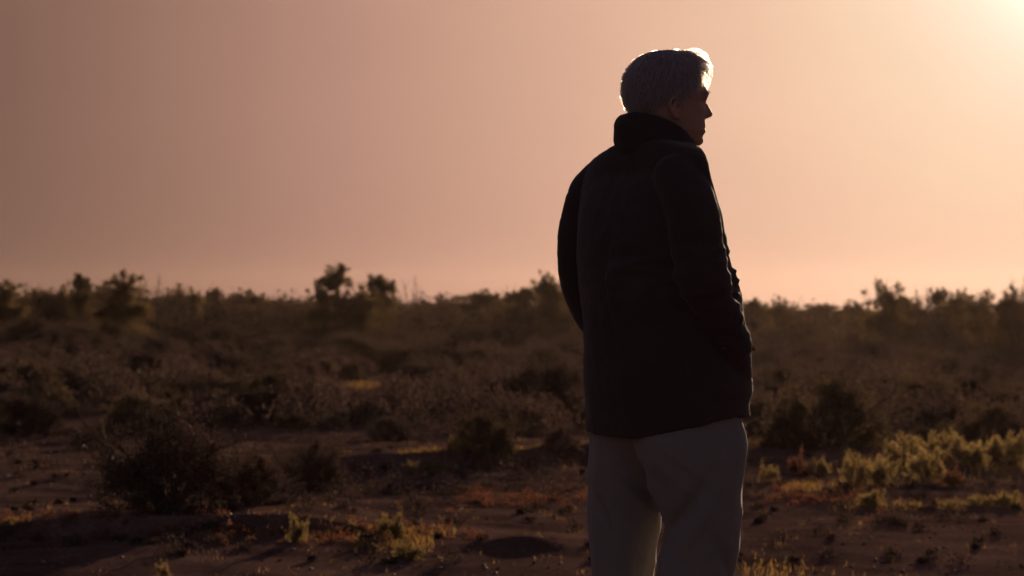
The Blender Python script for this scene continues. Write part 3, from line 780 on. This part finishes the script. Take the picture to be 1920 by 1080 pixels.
# near (right) arm
RA = [pt(1262, 338, -.140), pt(1280, 378, -.170), pt(1292, 430, -.195), pt(1300, 495, -.205), pt(1308, 535, -.205), pt(1332, 585, -.185), pt(1358, 632, -.155)]
S.chain(RA, [.052, .058, .056, .054, .052, .046, .043])
S.chain([pt(1358, 640, -.155), pt(1368, 690, -.11), pt(1372, 735, -.08)], [.036, .040, .034])       # hand bulging in the pocket
S.chain([pt(1230, 680, .20), pt(1262, 720, .19)], [.036, .034])
jm = S.build('jacket', 0.005, 3)
def jfold(P):
    a = 0.0006 * dip(P, (40, 40, 60), 1.3) + 0.0022 * dip(P, (7, 7, 10), 11.3) + 0.0012 * dip(P, (14, 14, 5), 1.3) + 0.0010 * dip(P, (9, 9, 26), 7.0) * sstep(1.15, 1.3, P[:, 2] * 0 + 1.25)
    px = P[:, 0] * PPM + 960; py = HY - (P[:, 2] - CH) * PPM
    elbow = np.exp(-((py - 520) / 70) ** 2) * (P[:, 1] < MY - 0.1)
    a = a + elbow * 0.009 * dip(P, (6, 6, 30), 3.0)
    cuff = np.exp(-((py - 612) / 40) ** 2) * np.exp(-((px - 1375) / 40) ** 2)
    a = a + cuff * 0.006 * dip(P, (20, 20, 45), 5.0)
    return a - 0.002 + 0.0006 * nz_arr(P, (120, 120, 120))
displace(jm, jfold)
jacket = addp('jacket', jm, m_jacket)

# --- collar: thick stand-up roll, high at the nape, dropping to the throat
cxs = [1150, 1172, 1190, 1211, 1250, 1281, 1301, 1317, 1322]; cys = [222, 213, 213, 215, 228, 246, 267, 296, 304]
n = 72; th = np.arange(n) / n * 2 * math.pi
def col_ring(k, off, lift):
    # k 0..1 from bottom to top of the outer face; off = inward offset in m
    xs = []; 
    c = (1150 + 1321) / 2; ex = 85.5 / PPM - off; ey = 0.098 - off * 0.9
    x0 = np.cos(th) * ex; y0 = np.sin(th) * ey
    px = c + x0 * PPM
    top = np.interp(px, cxs, cys); bot = np.interp(px, [1150, 1200, 1260, 1321], [277, 290, 318, 345])
    py = bot + (top - bot) * k
    lean = (1 - k) * 0.0
    return np.stack([wx(c) + x0, MY + 0.01 + y0, CH + (HY - py) / PPM + lift], 1)
crs = [col_ring(-0.1, 0.012, 0), col_ring(0.0, 0.006, 0), col_ring(0.25, 0.0015, 0), col_ring(0.5, 0.0, 0), col_ring(0.75, 0.001, 0), col_ring(0.92, 0.006, 0), col_ring(1.0, 0.013, 0.0), col_ring(0.97, 0.020, 0), col_ring(0.85, 0.024, 0), col_ring(0.4, 0.026, 0), col_ring(-0.1, 0.026, 0)]
crs = np.array(crs + [crs[0]])
V_, F_ = loft(crs, close=False)
S = Sol(); S.put((V_, F_))
# right collar leaf and storm flap
def plate(pts, y0, tk, yslope=0.0):
    k = len(pts); P = [(wx(a), MY + y0 + yslope * i, wz(b_)) for i, (a, b_) in enumerate(pts)]
    V = [(x, y - tk / 2, z) for x, y, z in P] + [(x, y + tk / 2, z) for x, y, z in P]
    Fc = [tuple(range(k)), tuple(range(2 * k - 1, k - 1, -1))] + [(i, i + k, (i + 1) % k + k, (i + 1) % k) for i in range(k)]
    return V, Fc
S.put(plate([(1296, 300), (1317, 312), (1320, 328), (1327, 339), (1336, 349), (1340, 361), (1336, 367), (1325, 362), (1305, 350), (1290, 330)], 0.055, 0.05))
cm = S.build('collar', 0.0035, 3)
displace(cm, lambda P: 0.0025 * dip(P, (22, 22, 30), 2.0) - 0.001)
add_c = addp('collar', cm, m_lining, jacket)
# front edge of the open jacket, sleeve cuff, pocket flap
S = Sol()
S.chain([pt(1352, 455, .02), pt(1366, 500, .03), pt(1380, 540, .03), pt(1384, 590, .03)], [.006, .008, .008, .007], 10)
addp('front_placket', S.build('front_placket', 0.003, 2), m_jacket, jacket)
S = Sol()
S.chain([pt(1350, 622, -.168), pt(1362, 644, -.150)], [.0415, .0425], 24)
cuff = S.build('sleeve_cuff', 0.003, 2); displace(cuff, lambda P: 0.003 * dip(P, (30, 30, 60), 1.0))
addp('sleeve_cuff', cuff, m_jacket, jacket)
S = Sol(); S.put(plate([(1384, 636), (1397, 640), (1403, 646), (1409, 656), (1403, 656), (1388, 650)], -.11, .03))
addp('pocket_flap', S.build('pocket_flap', 0.002, 2), m_jacket, jacket)
S = Sol(); S.chain([pt(1370, 655, -.125), pt(1374, 668, -.118)], [.0325, .0325], 20)
sh = addp('shirt_cuff', S.build('shirt_cuff', 0.002, 2), m_shirt)
sh['label'] = 'sliver of pale shirt cuff between sleeve and pocket'

# --- trousers
def leg_rings(lv, cyf, hyf):
    out_ = []
    for (py, xl, xr) in interp_levels(lv, 8):
        nn = 48; th_ = np.arange(nn) / nn * 2 * math.pi; E = (xr - xl) / 2 / PPM
        out_.append(np.stack([wx((xl + xr) / 2) + np.cos(th_) * E, MY + cyf(py) + np.sin(th_) * hyf(py), np.full(nn, wz(py))], 1))
    return np.array(out_)
Rl = [(740, 1200, 1375), (790, 1190, 1388), (810, 1188, 1394), (830, 1190, 1397), (858, 1200, 1393.5), (908, 1218, 1390), (950, 1236, 1388), (982, 1243, 1386), (1020, 1238, 1381), (1077, 1228, 1369),
      (1160, 1228, 1358), (1250, 1234, 1350), (1400, 1240, 1345), (1560, 1240, 1348), (1580, 1240, 1348)]
Ll = [(740, 1125, 1250), (800, 1116, 1245), (831, 1112, 1243), (893, 1105, 1243), (926, 1104.5, 1245), (967, 1107, 1247), (982, 1108, 1245), (1006, 1109.5, 1241), (1027, 1111, 1237), (1077, 1116, 1228.5),
      (1160, 1124, 1226), (1250, 1130, 1228), (1400, 1134, 1232), (1560, 1130, 1236), (1580, 1130, 1236)]
S = Sol()
S.put(loft(leg_rings(Rl, lambda p: -0.085, lambda p: np.interp(p, [740, 850, 1000, 1250, 1580], [.11, .115, .098, .078, .068]))))
S.put(loft(leg_rings(Ll, lambda p: 0.09, lambda p: np.interp(p, [740, 850, 1000, 1250, 1580], [.11, .115, .098, .078, .068]))))
S.put(loft(np.array([body_ring(py, xl, xr, .19, cy=.02, ys=a) for py, xl, xr, a in interp_levels([(700, 1114, 1376, .75), (790, 1116, 1386, .78), (830, 1116, 1384, .66), (880, 1124, 1370, .42), (930, 1150, 1330, .26), (960, 1190, 1290, .16)], 8)])))
tm_ = S.build('trousers', 0.0045, 3)
def tfold(P):
    px = P[:, 0] * PPM + 960; py = HY - (P[:, 2] - CH) * PPM
    z_ = P[:, 2]
    sh_ = P.copy(); sh_[:, 2] = z_ + (P[:, 0] - wx(1240)) * 0.9
    a = 0.007 * dip(P, (9, 9, 2.2), 4.0) + 0.004 * dip(sh_, (5, 5, 13), 9.0) + 0.002 * dip(P, (26, 26, 7), 1.0)
    seat = np.exp(-((py - 860) / 60) ** 2) * np.exp(-((px - 1235) / 80) ** 2)
    a = a + seat * 0.006 * dip(sh_, (7, 7, 20), 2.0)
    # diagonal drag lines running up from the inner knee of the near leg
    q = (px - 1250) * 0.55 + (py - 960) * 0.83
    near = (P[:, 1] < MY)
    a = a + near * (-0.013 * np.exp(-(((px - 1283) * 0.85 + (py - 935) * 0.55) / 11) ** 2) * np.exp(-((py - 945) / 55) ** 2) + 0.008 * np.exp(-(((px - 1312) * 0.85 + (py - 950) * 0.5) / 14) ** 2) * np.exp(-((py - 970) / 60) ** 2) - 0.007 * np.exp(-(((px - 1345) * 0.9 - (py - 1040) * 0.35) / 10) ** 2) * np.exp(-((py - 1035) / 45) ** 2))
    a = a + (~near) * -0.012 * np.exp(-(((px - 1150) * 0.8 - (py - 985) * 0.5) / 10) ** 2) * np.exp(-((py - 980) / 60) ** 2)
    return a - 0.003
displace(tm_, tfold)
trousers = addp('trousers', tm_, m_trous)

# --- head and body, one continuous surface
HL = [(96.5, 1246, 1262, .008), (98, 1230, 1280, .028), (101, 1217, 1293, .042), (106, 1205, 1302, .053), (112, 1196, 1308, .061), (120, 1187, 1312, .067), (130, 1180, 1315, .072), (142, 1175.5, 1317, .075),
      (155, 1172, 1319.5, .0765), (164, 1171, 1322.5, .0765), (169, 1171, 1325.5, .076), (174, 1171, 1327.2, .0755), (180, 1172, 1326.8, .0745), (186, 1173, 1324, .073), (190, 1174, 1322.5, .072), (200, 1178, 1321, .071),
      (210, 1184, 1320.5, .070), (221, 1192, 1320, .068), (228, 1197, 1320.8, .066), (234, 1200, 1321.2, .064), (238, 1204, 1321.4, .062), (240.5, 1206, 1319.3, .062), (244, 1210, 1322.4, .061), (247, 1212, 1322, .059),
      (250, 1214, 1319.5, .058), (255, 1218, 1316, .055), (261, 1222, 1317.8, .050), (267, 1228, 1317, .044), (271, 1236, 1313.5, .036), (274, 1248, 1306, .022)]
HA = np.array(HL); hc = wx(1246)
def head_pt(py, th_, grow=0.0):
    """surface point; th_=0 is straight ahead"""
    xb = np.interp(py, HA[:, 0], HA[:, 1]); xf = np.interp(py, HA[:, 0], HA[:, 2]); hw = np.interp(py, HA[:, 0], HA[:, 3]) + grow
    xm = xb + (xf - xb) * 0.45
    c, s_ = np.cos(th_), np.sin(th_)
    ax = np.where(c > 0, (xf - xm) / PPM, (xm - xb) / PPM) + grow
    pf = np.where(c > 0, 2.25, 2.0)
    x = wx(xm) + np.sign(c) * np.abs(c) ** (2 / pf) * ax; y = np.sign(s_) * np.abs(s_) ** (2 / pf) * hw
    fr = np.clip(c, 0, 1) ** 0.5
    nose = np.interp(py, [186, 190, 196, 203, 209, 214, 217.5, 220.5, 223], [0, 0.8, 5.5, 11, 14.6, 16, 13.8, 6.5, 0]) / PPM
    ns = np.interp(py, [186, 205, 214, 221], [.007, .0095, .0135, .0145])
    x = x + nose * np.exp(-(y / ns) ** 2) * (c > 0)
    # eye sockets, lids, cheeks, mouth corners
    e = np.exp(-((np.abs(y) - .031) / .013) ** 2)
    x = x - fr * 0.009 * e * np.exp(-((py - 191) / 6.5) ** 2) + fr * 0.0045 * np.exp(-((np.abs(y) - .031) / .009) ** 2) * np.exp(-((py - 191) / 3.5) ** 2)
    x = x + fr * 0.003 * np.exp(-((np.abs(y) - .036) / .014) ** 2) * np.exp(-((py - 208) / 9) ** 2)
    x = x - fr * 0.003 * np.exp(-((np.abs(y) - .026) / .008) ** 2) * np.exp(-((py - 240) / 6) ** 2)
    return x, y
YAW = R(5); NECK = np.array([wx(1246), MY + 0.01, 0])
def head_world(x, y, z):
    dx = x - hc; X_ = hc + (dx * math.cos(YAW) - y * math.sin(YAW)) / math.cos(YAW) ** 0.0; Y_ = MY + 0.012 + dx * math.sin(YAW) + y * math.cos(YAW)
    return np.stack([X_ + 0.0025, Y_, z], -1)
hp = np.concatenate([np.arange(96.5, 112, 1.5), np.arange(112, 274.1, 1.25)])
nth = 160; tha = np.arange(nth) / nth * 2 * math.pi
hr = []
for py in hp:
    x, y = head_pt(py, tha); hr.append(head_world(x, y, np.full(nth, wz(py))))
S = Sol(); S.put(loft(np.array(hr)))
# ears: helix rim, lobe, concha and tragus
for sgn in (-1, 1):
    def ep(px, py, o_): return tuple(head_world(np.array(wx(px)), np.array(sgn * o_), np.array(wz(py))))
    S.chain([ep(1266, 204, .070), ep(1264, 193, .075), ep(1257, 187.5, .079), ep(1249, 189, .083), ep(1244.5, 197, .085), ep(1246, 207, .083), ep(1251, 216, .080), ep(1256, 223, .075), ep(1262, 222, .070)],
            [.0032, .0034, .0036, .0038, .0038, .0036, .0040, .0050, .0045], 10)
    S.chain([ep(1260, 196, .069), ep(1253, 199, .074), ep(1254, 208, .074), ep(1258, 217, .071)], [.006, .0062, .006, .006], 10)
    S.chain([ep(1265, 206, .071), ep(1264, 212, .073)], [.0038, .0034], 8)
# neck, trunk, arms, hands with fingers in the pockets, legs
S.chain([pt(1240, 235, .012), pt(1236, 265, .01), pt(1228, 300, .005)], [.056, .058, .068], 24)
S.put(loft(np.array([body_ring(py, xl + 28, xr - 28, a - .02, ys=.68) for py, xl, xr, a in interp_levels([(305, 1140, 1305, .15), (330, 1108, 1318, .20), (400, 1092, 1340, .20), (520, 1095, 1360, .19), (640, 1100, 1375, .195), (760, 1105, 1385, .20), (830, 1140, 1360, .15)], 8)])))
S.chain([pt(1165, 350, .12), pt(1106, 415, .205), pt(1091, 485, .225), pt(1122, 590, .22), pt(1190, 655, .222)], [.038, .030, .030, .028, .025])
S.chain([pt(1256, 362, -.10), pt(1284, 405, -.165), pt(1303, 515, -.205), pt(1335, 590, -.183), pt(1364, 648, -.140)], [.046, .042, .037, .031, .026])
def hand(p0, p1, side, spread):
    p0 = np.array(p0); p1 = np.array(p1); d = norm(p1 - p0); L_ = np.linalg.norm(p1 - p0)
    s_ = norm(np.array(spread, float)); nn = norm(np.cross(d, s_))
    S.chain([p0, p0 + d * L_ * 0.3, p0 + d * L_ * 0.55], [.024, .022, .018], 14)
    for k, (o_, ln) in enumerate([(-.024, .88), (-.008, .98), (.008, .93), (.023, .78)]):
        b0 = p0 + d * L_ * 0.45 + s_ * o_
        S.chain([b0, b0 + d * L_ * 0.27 * ln + nn * .004, b0 + d * L_ * 0.44 * ln + nn * .012, b0 + d * L_ * 0.58 * ln + nn * .02], [.0095, .009, .008, .007], 10)
    b0 = p0 + d * L_ * 0.15 - s_ * .022
    S.chain([b0, b0 + d * L_ * .18 - s_ * .018, b0 + d * L_ * .36 - s_ * .022], [.0115, .0105, .0085], 10)
hand(pt(1366, 655, -.130), pt(1374, 745, -.075), -1, (0.55, 0.8, 0))
hand(pt(1198, 660, .222), pt(1270, 730, .195), 1, (0.4, -0.7, 0.6))
for px_, y_ in ((1304, -.085), (1178, .09)):
    S.chain([pt(px_ - 8, 830, y_), pt(px_ + 4, 1000, y_), pt(px_ - 8, 1200, y_), pt(px_ - 12, 1350, y_), pt(px_ - 10, 1560, y_), pt(px_, 1585, y_)], [.070, .060, .048, .044, .034, .032], 20)
body = addp('body', S.build('body', 0.0024, 2, 0.4), m_skin)

# --- shoes
for px_, y_ in ((1290, -.085), (1182, .09)):
    S = Sol(); b0 = np.array(pt(px_, 1590, y_)); f3 = np.array([fwd[0], fwd[1], 0])
    S.chain([b0 - f3 * .05 + [0, 0, .018], b0 + f3 * .05 + [0, 0, .012], b0 + f3 * .13 + [0, 0, -.0], b0 + f3 * .19 - [0, 0, .004]], [.040, .040, .036, .026], 20)
    me = S.build('shoe', 0.005, 2)
    n = len(me.vertices); co = np.empty(n * 3, np.float32); me.vertices.foreach_get('co', co); co = co.reshape(-1, 3); co[:, 2] = np.maximum(co[:, 2], 0.003); me.vertices.foreach_set('co', co.ravel())
    addp('shoe', me, m_shoe)

# --- hair: a cap close to the skull and many fine strands
m_hair = bpy.data.materials.new('grey_hair'); n_, N, K = nodes(m_hair)
o_ = N('ShaderNodeOutputMaterial'); g_ = N('ShaderNodeNewGeometry'); r_ = N('ShaderNodeMix'); r_.data_type = 'RGBA'
r_.inputs['A'].default_value = (0.56, 0.51, 0.54, 1); r_.inputs['B'].default_value = (0.80, 0.74, 0.76, 1); K(g_.outputs['Random Per Island'], r_.inputs['Factor'])
d_ = N('ShaderNodeBsdfDiffuse'); t_ = N('ShaderNodeBsdfTranslucent'); gl = N('ShaderNodeBsdfRefraction'); gl.inputs['Roughness'].default_value = 0.55; gl.inputs['IOR'].default_value = 1.35; gl.inputs['Color'].default_value = (.95, .93, .9, 1)
dk = N('ShaderNodeVectorMath'); dk.operation = 'SCALE'; dk.inputs['Scale'].default_value = 0.8; K(r_.outputs['Result'], dk.inputs[0]); K(dk.outputs[0], d_.inputs['Color']); K(r_.outputs['Result'], t_.inputs['Color'])
m1 = N('ShaderNodeMixShader'); m1.inputs[0].default_value = 0.55; K(d_.outputs[0], m1.inputs[1]); K(t_.outputs[0], m1.inputs[2])
m2 = N('ShaderNodeMixShader'); m2.inputs[0].default_value = 0.38; K(m1.outputs[0], m2.inputs[1]); K(gl.outputs[0], m2.inputs[2]); K(m2.outputs[0], o_.inputs['Surface'])
m_cap = mat_plain('hair_undercoat', (0.20, 0.18, 0.18), 0.9, 0.3, 90, 0.6, 300)
def hair_limit(px):
    return np.interp(px, [1160, 1200, 1222, 1240, 1248, 1262, 1272, 1280, 1300, 1312, 1330], [214, 214, 200, 186, 181, 184, 200, 176, 160, 132, 122])
caps = []
hpy = np.arange(96.5, 214, 2.5); nc = 96; thc = np.arange(nc) / nc * 2 * math.pi
Vc = []; ok = []
for py in hpy:
    x, y = head_pt(py, thc, 0.004); P = head_world(x, y, np.full(nc, wz(py) + 0.004)); Vc.append(P); ok.append((py < hair_limit(x * PPM + 960)) & (x * PPM + 960 < 1304))
Vc = np.array(Vc); ok = np.array(ok); ii = np.arange(len(hpy) * nc).reshape(len(hpy), nc)
Fc = []
for i in range(len(hpy) - 1):
    for j in range(nc):
        j2 = (j + 1) % nc
        if ok[i, j] and ok[i + 1, j] and ok[i, j2] and ok[i + 1, j2]: Fc.append((ii[i, j], ii[i, j2], ii[i + 1, j2], ii[i + 1, j]))
Fc.append(tuple(int(q) for q in ii[0]))
hair = addp('hair', make_mesh('hair', Vc.reshape(-1, 3), [tuple(int(q) for q in f) for f in Fc], True), m_cap)
G = Geo()
NS = 15000
py = 96.5 + (214 - 96.5) * rng.random(NS) ** 1.15; th_ = rng.uniform(0, 2 * math.pi, NS)
x, y = head_pt(py, th_, 0.002); px = x * PPM + 960
keep = (py < hair_limit(px) + rng.normal(0, 2.0, NS)) & ((px < 1292) | (py > 135) | (rng.random(NS) < .12)); py, th_, x, y, px = [a[keep] for a in (py, th_, x, y, px)]
root_ = head_world(x, y, wz(py)); n = len(root_)
cen_ = np.array([wx(1246), MY + .012, wz(175)]); nrm_ = norm((root_ - cen_) * np.array([1, 1.2, 1]))
# combing: from the crown at the back of the top, forwards on top, down on the sides and back
front = sstep(1225, 1300, px) * sstep(150, 105, py) if False else np.clip((px - 1225) / 75, 0, 1) * np.clip((150 - py) / 40, 0, 1)
dirv = np.stack([front * 1.0 - (1 - front) * 0.25, np.sign(y) * (1 - front) * 0.15 - 0.25 * front, -(1 - front) * 1.0 + 0.10 * front], 1)
dirv = dirv + rng.normal(0, 0.13, (n, 3)); dirv = dirv - nrm_ * (dirv * nrm_).sum(1, keepdims=True); dirv = norm(dirv)
ln = rng.uniform(0.022, 0.042, n) * (1 - 0.3 * front); ln = np.where(py > 190, ln * 0.55, ln)
lift = rng.uniform(0.003, 0.0085, n) * (1 + 0.3 * front) * np.clip((222 - py) / 45, 0.3, 1)
K6 = np.linspace(0, 1, 7); P = []
for t1 in K6:
    q = root_ + dirv * (ln * t1)[:, None] + nrm_ * (lift * math.sin(min(t1 * 1.6, 1.5)))[:, None]
    # follow the curve of the skull
    v = q - cen_; r0 = np.linalg.norm(root_ - cen_, axis=1); rr_ = np.linalg.norm(v, axis=1)
    tgt = r0 + lift * math.sin(min(t1 * 1.6, 1.5)) ; q = cen_ + v * ((0.6 * np.minimum(rr_, tgt) + 0.4 * tgt) / rr_)[:, None]
    P.append(q)
P = np.stack(P, 1)
G.put(*ribbons(P, np.linspace(0.0004, 0.0002, 7)[None, :] * np.ones((n, 1))))
# forelock: rises from the hairline, bulges forward and falls over the brow
n = 640
pr = rng.uniform(99, 138, n)
thf = rng.uniform(-0.75, 0.75, n); x, y = head_pt(pr, thf, 0.001); root_ = head_world(x, y, wz(pr))
amp = rng.uniform(0.25, 1.0, n) ** 0.8; side = np.cos(thf * 1.7)
U = np.linspace(0, 1, 8); P = []
for t1 in U:
    fx = (np.sin(t1 * math.pi * 0.62) * 0.030) * amp * side; fz = (0.012 * math.sin(t1 * math.pi) - 0.040 * t1 ** 2.0) * amp + (0.010 * t1 * (1 - t1) * 3) * (pr < 112)
    q = root_ + np.stack([fx, -0.012 * t1 * amp + rng.normal(0, .0006, n), fz], 1)
    P.append(q)
P = np.stack(P, 1)
pxm = P[..., 0] * PPM + 960; pym = HY - (P[..., 2] - CH) * PPM
lim = np.interp(pym, [86, 90, 96, 104, 115, 127, 140, 150, 158, 165], [1300, 1312, 1322, 1328, 1333, 1335.5, 1336, 1333.5, 1329, 1325])
P[..., 0] = np.where(pxm > lim, wx(lim + 0.15 * (pxm - lim)), P[..., 0])
ztop_ = wz(90); P[..., 2] = np.where(P[..., 2] > ztop_, ztop_ + 0.2 * (P[..., 2] - ztop_), P[..., 2])
G.put(*ribbons(P, np.linspace(0.00034, 0.0002, 8)[None, :] * np.ones((n, 1))))
# a thin lit layer lying over the top of the head, swept towards the front
n = 900; pr = rng.uniform(97, 108, n); thf = rng.uniform(-1.7, 1.7, n); x, y = head_pt(pr, thf, 0.003); rt = head_world(x, y, wz(pr)); U = np.linspace(0, 1, 6)
lf = rng.uniform(.001, .0075, n)[:, None] * np.sin(U * 2.4)[None]; adv = rng.uniform(.015, .04, n)[:, None] * U[None]
P = np.stack([rt[:, :1] + adv, rt[:, 1:2] + rng.normal(0, .006, (n, 1)) * U[None] - 0.1 * adv, rt[:, 2:] + lf - 0.10 * adv - np.clip(rt[:, :1] + adv - wx(1290), 0, 1) * 0.35], -1)
G.put(*ribbons(P, np.linspace(0.00035, 0.0002, 6)[None, :] * np.ones((n, 1))))
# loose flyaway hairs
n = 260; pr = rng.uniform(97, 195, n); thf = np.where(pr > 130, rng.uniform(2.3, 3.98, n), rng.uniform(0, 6.28, n)); x, y = head_pt(pr, thf, 0.004); rt = head_world(x, y, wz(pr)); dv = norm(norm(rt - cen_) + rng.normal(0, .6, (n, 3)))
P = rt[:, None] + dv[:, None] * (rng.uniform(.006, .013, n)[:, None, None] * np.linspace(0, 1, 5)[None, :, None]); P[:, :, 2] -= (np.linspace(0, 1, 5) ** 2 * 0.003)[None]
G.put(*ribbons(P, np.full((n, 5), 0.00028)))
addp('strands', G.mesh('strands'), m_hair, hair)
# eyebrows
G = Geo(); n = 260; sg = rng.choice([-1, 1], n); yy = rng.uniform(.014, .046, n); 
x, y0 = head_pt(np.full(n, 175.0), np.arcsin(np.clip(yy / .0755, 0, 1) ** 1.12)); py = 176 - 3 * np.sin((yy - .014) / .032 * 3.14) + rng.normal(0, 1.2, n)
rt = head_world(x - .001, sg * yy, wz(py)); U = np.linspace(0, 1, 4)[None, :, None]
P = rt[:, None] + U * np.stack([rng.uniform(.002, .006, n), sg * .005 * np.ones(n), rng.uniform(-.003, .002, n)], 1)[:, None]
G.put(*tubes(P, np.full((n, 4), .0003), 3)); addp('eyebrows', G.mesh('eyebrows'), m_hair, hair)

# ------------------------------------------------------------------ haze
def haze(dens):
    m = bpy.data.materials.new('haze_air'); n_, N, K = nodes(m); o_ = N('ShaderNodeOutputMaterial'); v = N('ShaderNodeVolumePrincipled')
    v.inputs['Color'].default_value = (0.62, 0.45, 0.36, 1); v.inputs['Density'].default_value = dens; v.inputs['Anisotropy'].default_value = 0.72
    K(v.outputs[0], o_.inputs['Volume'])
    x0, x1, y0, y1, z0, z1 = -480, 480, -80, 780, -9.5, 9.0
    V = [(x0, y0, z0), (x1, y0, z0), (x1, y1, z0), (x0, y1, z0), (x0, y0, z1), (x1, y0, z1), (x1, y1, z1), (x0, y1, z1)]
    Fc = [(0, 3, 2, 1), (4, 5, 6, 7), (0, 1, 5, 4), (1, 2, 6, 5), (2, 3, 7, 6), (3, 0, 4, 7)]
    me = bpy.data.meshes.new('haze'); me.from_pydata(V, [], Fc); me.update()
    tag(add('haze', me, m), 'thin warm dusty air over the plain', 'haze', kind='stuff')
HAZE = 0.00007
if HAZE: haze(HAZE)
